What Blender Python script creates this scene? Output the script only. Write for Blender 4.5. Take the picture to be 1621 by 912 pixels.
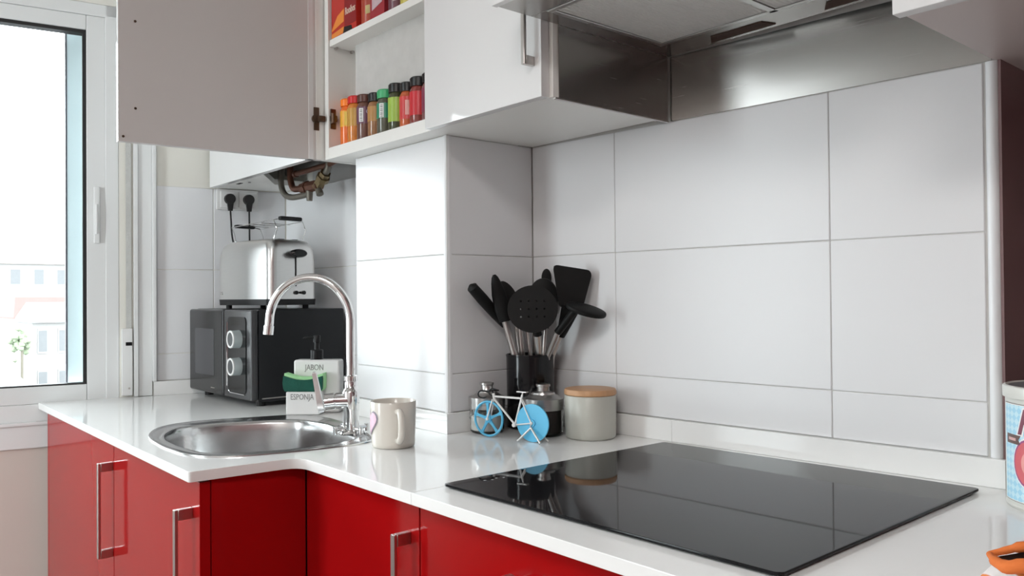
import bpy, bmesh, math, random
from mathutils import Vector, Matrix
random.seed(7)
R = math.radians
PI = math.pi
scn = bpy.context.scene
for o in list(bpy.data.objects): bpy.data.objects.remove(o)
COL = scn.collection
Z0 = 0.9                      # worktop height; all things below are written with the worktop at z = 0 and lifted at the end

# ---------------------------------------------------------------- camera
cd = bpy.data.cameras.new('camera'); cam = bpy.data.objects.new('camera', cd); COL.objects.link(cam)
yaw, pit, rol = R(49.2895), R(.6201), R(-.4774)
fw = Vector((-math.sin(yaw)*math.cos(pit), math.cos(yaw)*math.cos(pit), math.sin(pit)))
rt = Vector((math.cos(yaw), math.sin(yaw), 0)); up = rt.cross(fw)
rt2 = rt*math.cos(rol)+up*math.sin(rol); up2 = -rt*math.sin(rol)+up*math.cos(rol)
m = Matrix((rt2, up2, -fw)).transposed().to_4x4(); m.translation = Vector((1.3504, -1.2241, .2787+Z0))
cam.matrix_world = m
cd.sensor_width = 36; cd.lens = 1284.375/1621*36; cd.clip_start = .02; cd.clip_end = 500
scn.camera = cam

# ---------------------------------------------------------------- world, lights, exposure
w = bpy.data.worlds.new('sky'); scn.world = w; w.use_nodes = True
bg = w.node_tree.nodes['Background']; bg.inputs[0].default_value = (.93, .97, 1, 1); bg.inputs[1].default_value = 8.0
scn.view_settings.view_transform = 'Standard'; scn.view_settings.look = 'None'
scn.view_settings.gamma = 1; scn.view_settings.use_curve_mapping = False
scn.view_settings.exposure = .67
def area(name, loc, rot, sx, sy, power, col=(1,1,1), portal=False):
    l = bpy.data.lights.new(name, 'AREA'); l.shape = 'RECTANGLE'; l.size = sx; l.size_y = sy; l.energy = power; l.color = col
    o = bpy.data.objects.new(name, l); COL.objects.link(o); o.location = loc; o.rotation_euler = rot
    if portal: l.cycles.is_portal = True
    return o
# portal over the window (left wall), portal over the added fill door, added ceiling fill lamp
AW = math.atan(.18605)        # the window wall runs 10.5 degrees off square
LWO = Vector((-1.1294, -.5, 0))
def lw(s, d=0, z=0):          # point on the window wall: s along it (towards the back), d out of it
    e = Vector((math.sin(AW), math.cos(AW), 0)); n = Vector((math.cos(AW), -math.sin(AW), 0))
    return LWO + e*s + n*d + Vector((0, 0, z))
area('window_portal', lw(-1.02, -.1, .54+Z0), (0, R(-90), -AW), 1.0, 1.76, 1, portal=True)
area('fill_door_portal', (-.625, -2.62, .2+Z0), (R(90), 0, 0), .55, 2.2, 1, portal=True)
area('ceiling_fill_glow', (1.5, -2.0, 1.555+Z0), (0, 0, 0), .6, .6, 13, (1, .98, .96))

# ---------------------------------------------------------------- materials
MATS = {}
def mat(name, col, rough=.5, metal=0, spec=.5, coat=0, noise=0, nscale=8, bump=0, bscale=60, trans=0, ior=1.45, emit=None, aniso=0, stretch=None, rvar=0, alpha=1):
    if name in MATS: return MATS[name]
    mt = bpy.data.materials.new(name); mt.use_nodes = True; nt = mt.node_tree; b = nt.nodes['Principled BSDF']
    c4 = (*col, 1)
    b.inputs['Base Color'].default_value = c4; b.inputs['Roughness'].default_value = rough; b.inputs['Metallic'].default_value = metal
    b.inputs['Specular IOR Level'].default_value = spec; b.inputs['Coat Weight'].default_value = coat; b.inputs['Coat Roughness'].default_value = .03
    b.inputs['Transmission Weight'].default_value = trans; b.inputs['IOR'].default_value = ior; b.inputs['Alpha'].default_value = alpha
    if aniso: b.inputs['Anisotropic'].default_value = aniso
    if emit: b.inputs['Emission Color'].default_value = (*emit[0], 1); b.inputs['Emission Strength'].default_value = emit[1]
    tc = nt.nodes.new('ShaderNodeTexCoord'); mp = nt.nodes.new('ShaderNodeMapping'); nt.links.new(tc.outputs['Object'], mp.inputs[0])
    if stretch: mp.inputs['Scale'].default_value = stretch
    nz = nt.nodes.new('ShaderNodeTexNoise'); nz.inputs['Scale'].default_value = nscale; nz.inputs['Detail'].default_value = 4
    nt.links.new(mp.outputs[0], nz.inputs[0])
    if noise:
        mx = nt.nodes.new('ShaderNodeMix'); mx.data_type = 'RGBA'
        mx.inputs[6].default_value = tuple(max(0, v*(1-noise)) for v in col)+(1,); mx.inputs[7].default_value = tuple(min(1, v*(1+noise)) for v in col)+(1,)
        nt.links.new(nz.outputs[0], mx.inputs[0]); nt.links.new(mx.outputs[2], b.inputs['Base Color'])
    if rvar:
        mr = nt.nodes.new('ShaderNodeMapRange'); mr.inputs[3].default_value = max(0, rough-rvar); mr.inputs[4].default_value = rough+rvar
        nt.links.new(nz.outputs[0], mr.inputs[0]); nt.links.new(mr.outputs[0], b.inputs['Roughness'])
    if bump:
        n2 = nt.nodes.new('ShaderNodeTexNoise'); n2.inputs['Scale'].default_value = bscale; nt.links.new(mp.outputs[0], n2.inputs[0])
        bp = nt.nodes.new('ShaderNodeBump'); bp.inputs['Strength'].default_value = bump; bp.inputs['Distance'].default_value = .002
        nt.links.new(n2.outputs[0], bp.inputs['Height']); nt.links.new(bp.outputs[0], b.inputs['Normal'])
    MATS[name] = mt; return mt
M_tile = mat('white_tile', (.76, .76, .77), .30, noise=.015, nscale=3, bump=.04, bscale=9)
M_grout = mat('grout', (.56, .55, .53), .9, noise=.1, nscale=40)
M_paint = mat('cream_paint', (.74, .72, .66), .7, noise=.03, nscale=5, bump=.1, bscale=80)
M_pvc = mat('white_window_plastic', (.74, .745, .74), .3, noise=.01, nscale=4)
M_ceil = mat('ceiling_paint', (.84, .83, .81), .8, noise=.02, bump=.05)
M_floor = mat('floor_stone', (.20, .15, .12), .35, noise=.12, nscale=6)
M_top = mat('white_quartz', (.86, .86, .85), .09, spec=.55, noise=.012, nscale=30)
M_lam = mat('white_laminate', (.82, .81, .78), .35, noise=.01)
M_gloss = mat('white_gloss_lacquer', (.74, .735, .735), .06, coat=.3, noise=.008)
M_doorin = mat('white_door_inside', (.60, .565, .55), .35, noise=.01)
M_red = mat('red_gloss_lacquer', (.34, .004, .005), .10, spec=.32, noise=.03, nscale=2)
M_steel = mat('brushed_steel', (.52, .51, .5), .3, 1, noise=.08, nscale=12, stretch=(2, 2, 60), rvar=.07)
M_steelh = mat('brushed_steel_sheet', (.40, .385, .37), .26, 1, noise=.05, nscale=9, stretch=(1, 1, 70), rvar=.03)
M_sink = mat('satin_sink_steel', (.6, .6, .6), .22, 1, noise=.05, nscale=30, rvar=.05)
M_chrome = mat('chrome', (.78, .78, .78), .05, 1, noise=.01)
M_nickel = mat('nickel_handle', (.55, .52, .5), .28, 1, noise=.03)
M_glassb = mat('black_hob_glass', (.009, .009, .010), .035, spec=.16, noise=.02)
M_black = mat('black_plastic', (.008, .008, .009), .35, spec=.35, noise=.1)
M_blackg = mat('black_gloss', (.006, .006, .007), .12, spec=.4, noise=.1)
M_blackm = mat('black_enamel', (.016, .017, .019), .3, spec=.35, noise=.05)
M_sil = mat('black_silicone', (.006, .006, .006), .5, spec=.25, noise=.15)
M_mug = mat('cream_ceramic', (.70, .66, .60), .15, noise=.01)
M_cer = mat('white_ceramic', (.78, .78, .77), .2, noise=.01)
M_canis = mat('sage_white_ceramic', (.50, .50, .45), .35, noise=.05, nscale=20, bump=.5, bscale=45, stretch=(1, 1, .3))
M_wood = mat('beech_wood', (.52, .29, .15), .45, noise=.2, nscale=10, stretch=(1, 12, 1))
M_blue = mat('sky_blue_plastic', (.12, .52, .80), .35, noise=.02)
M_white = mat('white_plastic', (.78, .78, .77), .3, noise=.01)
M_rubber = mat('black_rubber', (.015, .014, .014), .6, noise=.1)
M_copper = mat('tarnished_copper', (.13, .055, .035), .45, .6, noise=.3, nscale=30)
M_pipe = mat('grey_pipe', (.16, .145, .12), .45, .5, noise=.2, nscale=30)
M_brass = mat('old_brass', (.2, .15, .08), .4, .7, noise=.25, nscale=30)
M_bronze = mat('dark_hinge_metal', (.13, .085, .06), .3, .8, noise=.15, nscale=20)
M_mauve = mat('shade_mauve', (.20, .115, .115), .25, noise=.1, nscale=4)  # shade and red reflections of the recess walls put into the colour
M_dark = mat('dark_void', (.02, .02, .02), .8, noise=.1)
M_glass = mat('clear_glass', (1, 1, 1), .0, trans=1, ior=1.45)
M_jarglass = mat('jar_glass', (.95, .97, .97), .02, trans=1, ior=1.2)
def thin_glass():
    mt = bpy.data.materials.new('window_glass'); mt.use_nodes = True; nt = mt.node_tree; nt.nodes.clear()
    out = nt.nodes.new('ShaderNodeOutputMaterial'); tr = nt.nodes.new('ShaderNodeBsdfTransparent'); gl = nt.nodes.new('ShaderNodeBsdfGlossy')
    gl.inputs['Roughness'].default_value = 0; fr = nt.nodes.new('ShaderNodeFresnel'); fr.inputs[0].default_value = 1.3
    mx = nt.nodes.new('ShaderNodeMixShader'); nt.links.new(fr.outputs[0], mx.inputs[0]); nt.links.new(tr.outputs[0], mx.inputs[1]); nt.links.new(gl.outputs[0], mx.inputs[2])
    tr.inputs[0].default_value = (.95, .98, .98, 1); nt.links.new(mx.outputs[0], out.inputs[0]); return mt
M_win = thin_glass()
def filter_mat():
    mt = mat('aluminium_filter_mesh', (.66, .65, .62), .55, .25, noise=.05, nscale=60); nt = mt.node_tree; b = nt.nodes['Principled BSDF']
    wv = nt.nodes.new('ShaderNodeTexWave'); wv.inputs['Scale'].default_value = 45; wv.inputs['Distortion'].default_value = 6; wv.inputs['Detail'].default_value = 3
    tc = nt.nodes.new('ShaderNodeTexCoord'); nt.links.new(tc.outputs['Object'], wv.inputs[0])
    bp = nt.nodes.new('ShaderNodeBump'); bp.inputs['Strength'].default_value = .6; bp.inputs['Distance'].default_value = .002
    nt.links.new(wv.outputs[1], bp.inputs['Height']); nt.links.new(bp.outputs[0], b.inputs['Normal']); return mt
M_filter = filter_mat()

# ---------------------------------------------------------------- mesh helpers
def nb(): return bmesh.new()
def add(bm, other, M=None):
    if M is not None: bmesh.ops.transform(other, matrix=M, verts=other.verts)
    me = bpy.data.meshes.new('t'); other.to_mesh(me); other.free(); bm.from_mesh(me); bpy.data.meshes.remove(me)
def box(bm, lo, hi, bev=0, seg=2, rz=0, M=None):
    t = bmesh.new(); bmesh.ops.create_cube(t, size=1)
    s = [hi[i]-lo[i] for i in range(3)]; c = [(hi[i]+lo[i])/2 for i in range(3)]
    bmesh.ops.scale(t, vec=s, verts=t.verts)
    if bev: bmesh.ops.bevel(t, geom=t.edges[:], offset=min(bev, min(s)*.49), segments=seg, affect='EDGES', profile=.5)
    if rz: bmesh.ops.rotate(t, cent=(0, 0, 0), matrix=Matrix.Rotation(rz, 3, 'Z'), verts=t.verts)
    bmesh.ops.translate(t, vec=c, verts=t.verts); add(bm, t, M); return bm
def B(lo, hi, bev=0, seg=2): return box(nb(), lo, hi, bev, seg)
def frame_at(p, d):
    d = Vector(d).normalized(); a = Vector((0, 0, 1)) if abs(d.z) < .9 else Vector((1, 0, 0))
    x = a.cross(d).normalized(); y = d.cross(x); return x, y, d
def loft(bm, loops, cap0=True, cap1=True, closed=True):
    L = [[bm.verts.new(p) for p in lp] for lp in loops]; n = len(L[0])
    for a, b in zip(L, L[1:]):
        for i in range(n if closed else n-1):
            try: bm.faces.new((a[i], a[(i+1) % n], b[(i+1) % n], b[i]))
            except ValueError: pass
    if cap0: bm.faces.new(L[0][::-1])
    if cap1: bm.faces.new(L[-1])
    return bm
def cyl(bm, p0, p1, r0, r1=None, n=24, cap=True):
    r1 = r0 if r1 is None else r1; p0, p1 = Vector(p0), Vector(p1); x, y, d = frame_at(p0, p1-p0)
    lp = lambda p, r: [p+x*r*math.cos(2*PI*i/n)+y*r*math.sin(2*PI*i/n) for i in range(n)]
    return loft(bm, [lp(p0, r0), lp(p1, r1)], cap, cap)
def lathe(bm, prof, c=(0, 0, 0), n=40, cap0=False, cap1=False):
    loops = [[(c[0]+r*math.cos(2*PI*i/n), c[1]+r*math.sin(2*PI*i/n), c[2]+z) for i in range(n)] for r, z in prof]
    return loft(bm, loops, cap0, cap1)
def catmull(pts, k=8):
    P = [Vector(p) for p in pts]; P = [2*P[0]-P[1]]+P+[2*P[-1]-P[-2]]; out = []
    for i in range(1, len(P)-2):
        for j in range(k):
            t = j/k; a, b, c, d = P[i-1:i+3]
            out.append(.5*((2*b)+(c-a)*t+(2*a-5*b+4*c-d)*t*t+(-a+3*b-3*c+d)*t**3))
    out.append(P[-2]); return out
def tube(bm, pts, r, n=12, smooth=0, closed=False):
    P = catmull(pts, smooth) if smooth else [Vector(p) for p in pts]
    rs = r if isinstance(r, (list, tuple)) else [r]*len(P)
    if len(rs) != len(P): rs = [rs[min(len(rs)-1, int(i*len(rs)/len(P)))] for i in range(len(P))]
    x = None; loops = []
    for i, p in enumerate(P):
        d = (P[min(i+1, len(P)-1)]-P[max(i-1, 0)]).normalized()
        if x is None: x = frame_at(p, d)[0]
        x = (x-d*x.dot(d)).normalized(); y = d.cross(x)
        loops.append([p+(x*math.cos(2*PI*k/n)+y*math.sin(2*PI*k/n))*rs[i] for k in range(n)])
    return loft(bm, loops)
def roundpoly(pts, rad, seg=6):
    out = []; n = len(pts)
    for i in range(n):
        r = rad[i] if isinstance(rad, (list, tuple)) else rad
        p = Vector(pts[i]).to_2d() if len(pts[i]) > 2 else Vector(pts[i]); a = Vector(pts[i-1]).to_2d() if len(pts[i]) > 2 else Vector(pts[i-1]); b = Vector(pts[(i+1) % n]).to_2d() if len(pts[i]) > 2 else Vector(pts[(i+1) % n])
        if r <= 0: out.append((p.x, p.y)); continue
        da, db = (a-p).normalized(), (b-p).normalized()
        p0, p1 = p+da*r, p+db*r
        for k in range(seg+1):
            t = k/seg; q = p0*(1-t)**2+p*2*t*(1-t)+p1*t*t; out.append((q.x, q.y))
    return out
def prism(bm, outer, z0, z1, holes=(), bev=0):
    t = bmesh.new(); tops = []
    for z in (z0, z1):
        es = []
        for lp in [outer, *holes]:
            vs = [t.verts.new((p[0], p[1], z)) for p in lp]
            es += [t.edges.new((vs[i], vs[(i+1) % len(vs)])) for i in range(len(vs))]
            tops.append(vs)
        bmesh.ops.triangle_fill(t, edges=es, use_beauty=True, use_dissolve=False)
    h = len(tops)//2
    for a, b in zip(tops[:h], tops[h:]):
        for i in range(len(a)):
            j = (i+1) % len(a); t.faces.new((a[i], a[j], b[j], b[i]))
    bmesh.ops.recalc_face_normals(t, faces=t.faces)
    if bev:
        es = [e for e in t.edges if len(e.link_faces) == 2 and abs(e.calc_face_angle(0)) > .9 and abs(e.verts[0].co.z-e.verts[1].co.z) < 1e-6]
        bmesh.ops.bevel(t, geom=es, offset=bev, segments=2, affect='EDGES', profile=.5)
    add(bm, t); return bm
def mkobj(name, bm, mt, parent=None, smooth=True, ang=38):
    bmesh.ops.recalc_face_normals(bm, faces=bm.faces)
    me = bpy.data.meshes.new(name)
    if smooth:
        for f in bm.faces: f.smooth = True
        for e in bm.edges:
            if len(e.link_faces) != 2 or e.calc_face_angle(0) > R(ang): e.smooth = False
    ar = sorted(f.calc_area() for f in bm.faces); flat = len(ar) > 6 and ar[-1] > 15*max(ar[len(ar)//2], 1e-12)
    bm.to_mesh(me); bm.free(); me.materials.append(mt)
    o = bpy.data.objects.new(name, me); COL.objects.link(o)
    if smooth and flat:       # keeps the big flat faces of bevelled pieces flat
        wn = o.modifiers.new('normals', 'WEIGHTED_NORMAL'); wn.keep_sharp = True; wn.weight = 100
    if parent: o.parent = parent
    return o
part = mkobj
def tag(o, label, cat, group=None):
    o['label'] = label; o['category'] = cat
    if group: o['group'] = group
    return o
def thing(name, label, cat, loc=(0, 0, 0), rz=0, group=None):
    o = bpy.data.objects.new(name, None); COL.objects.link(o); o.location = loc; o.rotation_euler = (0, 0, rz); o.empty_display_size = .05
    return tag(o, label, cat, group)
def struct(name, bm, mt, parent=None, label=None, **k):
    o = mkobj(name, bm, mt, parent, **k)
    if not parent: o['kind'] = 'structure'
    if label: o['label'] = label
    return o
def copy_tree(o, parent=None):
    c = o.copy(); COL.objects.link(c); c.parent = parent
    for ch in [x for x in bpy.data.objects if x.parent == o]: copy_tree(ch, c)
    return c
def text_bm(s, size, depth=.0004, bold=0, align='CENTER', shear=0):
    cu = bpy.data.curves.new('t', 'FONT'); cu.body = s; cu.size = size; cu.extrude = depth; cu.align_x = align; cu.align_y = 'CENTER'; cu.offset = bold; cu.shear = shear
    cu.resolution_u = 3
    o = bpy.data.objects.new('t', cu); COL.objects.link(o); bpy.context.view_layer.update()
    me = bpy.data.meshes.new_from_object(o.evaluated_get(bpy.context.evaluated_depsgraph_get()))
    bm = bmesh.new(); bm.from_mesh(me); bpy.data.objects.remove(o); bpy.data.curves.remove(cu); bpy.data.meshes.remove(me); return bm
def wall_text(bm, M): bmesh.ops.transform(bm, matrix=M, verts=bm.verts); return bm
def basis(o, x, y):           # matrix taking local x,y to the given directions, z = x cross y
    x = Vector(x).normalized(); y = Vector(y).normalized(); z = x.cross(y)
    mm = Matrix((x, y, z)).transposed().to_4x4(); mm.translation = Vector(o); return mm
def wrap(bm, r, th0, z0, c=(0, 0)):     # bends flat xy geometry round an upright cylinder
    bmesh.ops.subdivide_edges(bm, edges=[e for e in bm.edges if abs(e.verts[0].co.x-e.verts[1].co.x) > r*.15], cuts=4)
    for v in bm.verts:
        a = th0+v.co.x/r; rr = r+v.co.z; z = v.co.y+z0; v.co = Vector((c[0]+rr*math.cos(a), c[1]+rr*math.sin(a), z))
    return bm

# ---------------------------------------------------------------- the setting: shell
WB = math.atan(.0686)
def wy(x): return .0686*x
T = .002                      # tile thickness
ZB, ZA, ZT = .12, .3671, .6133
UPH = .0412
def tile_grid(parent, o, ux, us, vs, n):   # tiles between consecutive joints; o origin, ux in-wall direction, n outward normal
    ux = Vector(ux).normalized(); n = Vector(n).normalized(); g = .0007; uz = Vector((0, 0, 1)); k = 0
    for u0, u1 in zip(us, us[1:]):
        for v0, v1 in zip(vs, vs[1:]):
            t = bmesh.new(); box(t, (0, 0, -.002), (u1-u0-2*g, v1-v0-2*g, T), .0012, 1)
            mm = basis(Vector(o)+ux*(u0+g)+uz*(v0+g), ux, uz)
            if mm.to_3x3().col[2].dot(n) < 0:
                mm = basis(Vector(o)+ux*(u1-g)+uz*(v0+g), -ux, uz)
            bmesh.ops.transform(t, matrix=mm, verts=t.verts); part('tile', t, M_tile, parent); k += 1
HI = 1.6; FL = -Z0
# hob wall (behind the hob), its substrate set back by the tile thickness
d = Vector((1, .0686, 0)).normalized(); nrm = Vector((d.y, -d.x, 0))
bm = nb(); prism(bm, [(0.001, T), (.925, .0635+T), (.925, .36), (.001, .36)], FL, HI)
wall_back = struct('wall_back', bm, M_grout, label='tiled wall behind the black hob', smooth=False)
L = 1/d.x
tile_grid(wall_back, (0, T, 0), d, [0.0004, .233*L, .6789*L, .9075*L], [UPH, ZB, ZA, ZT], nrm)
bm = nb(); cyl(bm, (.9170, wy(.9170)+.0075, UPH), (.9170, wy(.9170)+.0075, ZT), .0092, n=28)
struct('trim_1', bm, M_tile, label='rounded white corner trim ending the tiled hob wall')
# pillar
bm = nb(); box(bm, (-.3707+.001, -.2375+T, FL), (-T, .3, HI-.0)); 
wall_col = struct('wall_pillar', bm, M_grout, label='tiled pillar between the sink corner and the hob wall', smooth=False)
tile_grid(wall_col, (-.3707, -.2375+T, 0), (1, 0, 0), [.004, .3707-.009], [UPH, ZB, ZA, ZT], (0, -1, 0))
tile_grid(wall_col, (-T, -.2375, 0), (0, 1, 0), [.009, .2375], [UPH, ZB, ZA, ZT], (1, 0, 0))
bm = nb(); cyl(bm, (-.0085, -.229, UPH), (-.0085, -.229, ZT), .0085, n=20); struct('trim_2', bm, M_tile, label='rounded white trim on the right corner of the pillar')
bm = nb(); cyl(bm, (-.3667, -.2335, UPH), (-.3667, -.2335, ZT), .004, n=16); struct('trim_3', bm, M_tile, label='thin white trim on the left corner of the pillar')
# niche back wall
bm = nb(); prism(bm, [(-1.3, -.095+T), (-.3695, -.095+T), (-.3695, .2), (-1.3, .2)], FL, HI)
wall_niche = struct('wall_back_niche', bm, M_paint, label='short wall behind the microwave', smooth=False)
tile_grid(wall_niche, (-1.052, -.095+T, 0), (1, 0, 0), [0, .58, .681], [UPH, ZB, ZA, ZT], (0, -1, 0))
# window wall; local frame: x out of the wall, y along it, z up
WL = bpy.data.objects.new('tmp', None)
def LWobj(name, bm, mt, label=None, **k):
    o = struct(name, bm, mt, label=label, **k); o.location = LWO; o.rotation_euler = (0, 0, -AW); return o
S0, S1 = -1.90, -.0634        # window opening along the wall
WZ0, WZ1 = -.052, 1.12
bm = nb()
box(bm, (-.28, S1, FL), (-T, .42, HI)); box(bm, (-.28, -2.2, FL), (-T, S1, WZ0)); box(bm, (-.28, -2.2, WZ1), (-T, S1, HI)); box(bm, (-.28, -2.2, WZ0), (-T, S0, WZ1))
wall_left = LWobj('wall_left', bm, M_paint, 'wall with the window on the left', smooth=False)
def ltile(us, vs):
    for u0, u1 in zip(us, us[1:]):
        for v0, v1 in zip(vs, vs[1:]):
            t = B((-T-.002, u0+.0009, v0+.0009), (0, u1-.0009, v1-.0009), .0012, 1); part('tile', t, M_tile, wall_left)
ltile([.0346, .1945, .411], [UPH, ZB, ZA, ZT])
part('paint_skim', B((-T-.001, .0346, ZT), (-.001, .42, HI)), M_paint, wall_left)
part('paint_skim', B((-T-.001, -2.2, FL), (-.001, .0, -.122)), mat('beige_wall_paint', (.60, .53, .48), .6, noise=.02), wall_left)
# window casing, frame, glazing
bm = nb(); box(bm, (-.004, -.0264, .001), (.012, -.0144, HI-.02), .002); box(bm, (-.004, -.0144, .001), (.006, .0226, HI-.02), .002); box(bm, (-.004, .0226, UPH), (.014, .0345, HI-.02), .003)
LWobj('trim_4', bm, M_pvc, 'white vertical window casing beside the shutter strap')
bm = nb(); box(bm, (-.006, -2.2, -.122), (.008, -.0, -.052), .004); box(bm, (-.006, -2.2, -.060), (.014, -.0, -.050), .003); LWobj('trim_5', bm, M_pvc, 'white ledge under the window')
bm = nb()
def win_rect(bm, s0, s1, z0, z1, ww, d0, d1, bev=.003):
    box(bm, (d0, s0, z0), (d1, s0+ww[0], z1), bev); box(bm, (d0, s1-ww[1], z0), (d1, s1, z1), bev)
    box(bm, (d0, s0+ww[0], z0), (d1, s1-ww[1], z0+ww[2]), bev); box(bm, (d0, s0+ww[0], z1-ww[3]), (d1, s1-ww[1], z1), bev)
box(bm, (-.07, S1-.0345, WZ0), (-.001, S1, WZ1), .003); box(bm, (-.07, S0, WZ0), (-.001, S0+.03, WZ1), .003)
box(bm, (-.07, S0, WZ0), (-.001, S1, -.004), .003); box(bm, (-.07, S0, 1.085), (-.001, S1, WZ1), .003)
win = LWobj('window_1', bm, M_pvc, 'white framed sliding window over the left end of the worktop')
bm = nb(); win_rect(bm, -1.47, S1-.0335, -.004, 1.085, (.05, .0485, .0475, .042), -.045, -.004); sash = part('sash', bm, M_pvc, win)
bm = nb(); win_rect(bm, -1.88, -1.45, -.004, 1.085, (.05, .05, .0475, .042), -.085, -.047); sash2 = part('sash', bm, M_pvc, win)
bm = nb(); win_rect(bm, -1.422, -.1445, .0425, 1.0435, (.008, .010, .005, .010), -.040, -.008, 0); part('gasket', bm, M_rubber, sash)
bm = nb(); win_rect(bm, -1.832, -1.498, .0425, 1.0435, (.005, .005, .003, .006), -.080, -.052, 0); part('gasket', bm, M_rubber, sash2)
part('pane', B((-.030, -1.418, .045), (-.026, -.149, 1.04)), M_win, sash)
part('pane', B((-.070, -1.828, .045), (-.066, -1.50, 1.04)), M_win, sash2)
bm = nb(); box(bm, (-.005, -.1275, .44), (.004, -.112, .60), .003); box(bm, (.002, -.1235, .465), (.010, -.1175, .55), .002)
part('latch', bm, M_pvc, sash)
# outer reveal and its slim outside guide
M_alu = mat('pale_blue_grey_outer_frame', (.78, .90, .94), .4, noise=.03)
bm = nb(); box(bm, (-.145, -.191, .02), (-.074, S1-.06, WZ1)); part('outer_guide', bm, M_alu, win)
bm = nb(); box(bm, (-.110, -.196, .02), (-.073, -.1915, WZ1)); part('guide_edge', bm, mat('dark_guide_edge', (.12, .12, .14), .5, noise=.1), win)
# shutter strap
t = thing('shutter_strap', 'grey woven shutter strap with white winder box beside the window frame', 'strap', lw(-.042, 0, 0), -AW)
bm = nb(); box(bm, (.000, -.0165, .005), (.012, .0125, .197), .003); part('winder_box', bm, M_white, t)
part('strap_slot', B((.010, -.006, .148), (.0135, .011, .158), .001), M_black, t)
part('screw', cyl(nb(), (.011, .003, .026), (.013, .003, .026), .003, n=12), M_nickel, t)
part('strap', B((.003, -.004, .19), (.0055, .010, HI-.05)), mat('woven_strap', (.52, .52, .50), .9, noise=.1, nscale=90, bump=.6, bscale=300), t)
# floor, ceiling, other walls
struct('floor', B((-1.6, -2.7, FL-.05), (2.6, .5, FL)), M_floor, smooth=False)
struct('ceiling', B((-1.6, -2.7, HI), (2.6, .5, HI+.05)), M_ceil, smooth=False)
struct('wall_recess', B((.93, .36, FL), (2.6, .45, HI)), M_mauve, label='wall with brown red shade in its colour at the back of the recess right of the hob wall', smooth=False)
struct('wall_recess_side', B((.9256, .0665, FL), (.9295, .36, HI)), M_mauve, label='side of the hob wall with brown red shade in its colour, seen past its right corner', smooth=False)
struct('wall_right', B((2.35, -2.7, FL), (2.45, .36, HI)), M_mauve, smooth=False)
bm = nb(); box(bm, (-1.6, -2.6, FL), (-.9, -2.5, HI)); box(bm, (-.35, -2.6, FL), (2.4, -2.5, HI)); box(bm, (-.9, -2.6, 1.3), (-.35, -2.5, HI)); box(bm, (-.9, -2.6, FL), (-.35, -2.5, FL+.02))
struct('wall_front', bm, M_ceil, label='wall with the added fill light door behind the camera', smooth=False)
bm = nb(); win_f = [(-.9, -.35)]
for a, b_ in win_f:
    box(bm, (a, -2.58, FL+.02), (a+.05, -2.54, 1.3)); box(bm, (b_-.05, -2.58, FL+.02), (b_, -2.54, 1.3)); box(bm, (a+.05, -2.58, FL+.02), (b_-.05, -2.54, FL+.12)); box(bm, (a+.05, -2.58, 1.22), (b_-.05, -2.54, 1.3))
dr = struct('fill_door', bm, M_pvc, label='glazed door added for fill light behind the camera')  # unseen opening added behind the camera to let fill light in
for a, b_ in win_f: part('pane', B((a+.05, -2.565, FL+.12), (b_-.05, -2.56, 1.22)), M_win, dr)
tl = thing('ceiling_fill_lamp', 'square white ceiling lamp added out of view as fill light', 'lamp', (1.5, -2.0, 1.56))  # lamp added out of view to fill the dim sides
part('housing', B((-.32, -.32, .005), (.32, .32, .04), .01), M_white, tl)
part('diffuser', B((-.3, -.3, .0), (.3, .3, .005)), mat('fill_diffuser', (.9, .9, .88), .5, emit=((1, .97, .94), 3)), tl)

# ---------------------------------------------------------------- outside
M_f1 = mat('pale_facade', (.19, .185, .18), .8, noise=.04, nscale=.5); M_f2 = mat('cream_facade', (.19, .165, .145), .8, noise=.05, nscale=.5)
M_roof = mat('red_roof_tiles', (.30, .05, .045), .8, noise=.1, nscale=2); M_gr = mat('grey_roof', (.11, .11, .12), .8, noise=.1, nscale=2)
M_wd = mat('facade_window', (.09, .093, .097), .6, noise=.1)
def house(label, x, y0, y1, zb, zt, roof=None, mt=M_f1, wins=(2, 3), depth=6, rmt=M_roof):
    h = thing('house', label, 'house', (x, (y0+y1)/2, zb)); hw = (y1-y0)/2; H = zt-zb
    part('wall', B((-depth, -hw, 0), (0, hw, H)), mt, h, smooth=False)
    if roof:
        t = nb(); loft(t, [[(.25, -hw-.1, H), (.25, hw+.1, H), (-depth, hw+.1, H), (-depth, -hw-.1, H)], [(-roof*1.3, -hw+.3, H+roof), (-roof*1.3, hw-.3, H+roof), (-depth+roof, hw-.3, H+roof), (-depth+roof, -hw+.3, H+roof)]]); part('roof', t, rmt, h, smooth=False)
    nr, nc = wins
    for i in range(nr):
        for j in range(nc):
            cy = -hw+(j+.5)*2*hw/nc; cz = H*(i+.55)/nr; ww, wh = hw/nc*.5, H/nr*.3
            f = part('window', B((.0, cy-ww, cz-wh), (.05, cy+ww, cz+wh)), M_f1, h, smooth=False); part('pane', B((.045, cy-ww*.8, cz-wh*.85), (.06, cy+ww*.8, cz+wh*.85)), M_wd, f, smooth=False)
    return h
house('white house with tall panelled front below the window, nearest one outside', -40, 6.15, 8.6, -4.4, -.7, .9, M_f1, (2, 3), 4, mat('pale_roof', (.17, .18, .185), .7, noise=.03))
house('house with a faded red tiled roof beyond the white one', -55, 7.9, 12.3, -6, -.75, 1.25, M_f2, (2, 3), 6)
house('long cream house on the hillside at the upper left of the view', -80, 7.5, 16.5, -4, 3.5, .9, M_f1, (3, 5), 8, M_f2)
house('low house with a grey roof at the window sill on the left', -34, 2.9, 5.05, -5, -3.1, .5, M_f2, (1, 3), 5, M_gr)
struct('ground', B((-160, -60, -14), (-6, 90, -9)), mat('street_ground', (.18, .18, .18), .9, noise=.1, nscale=.2), smooth=False)
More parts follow.
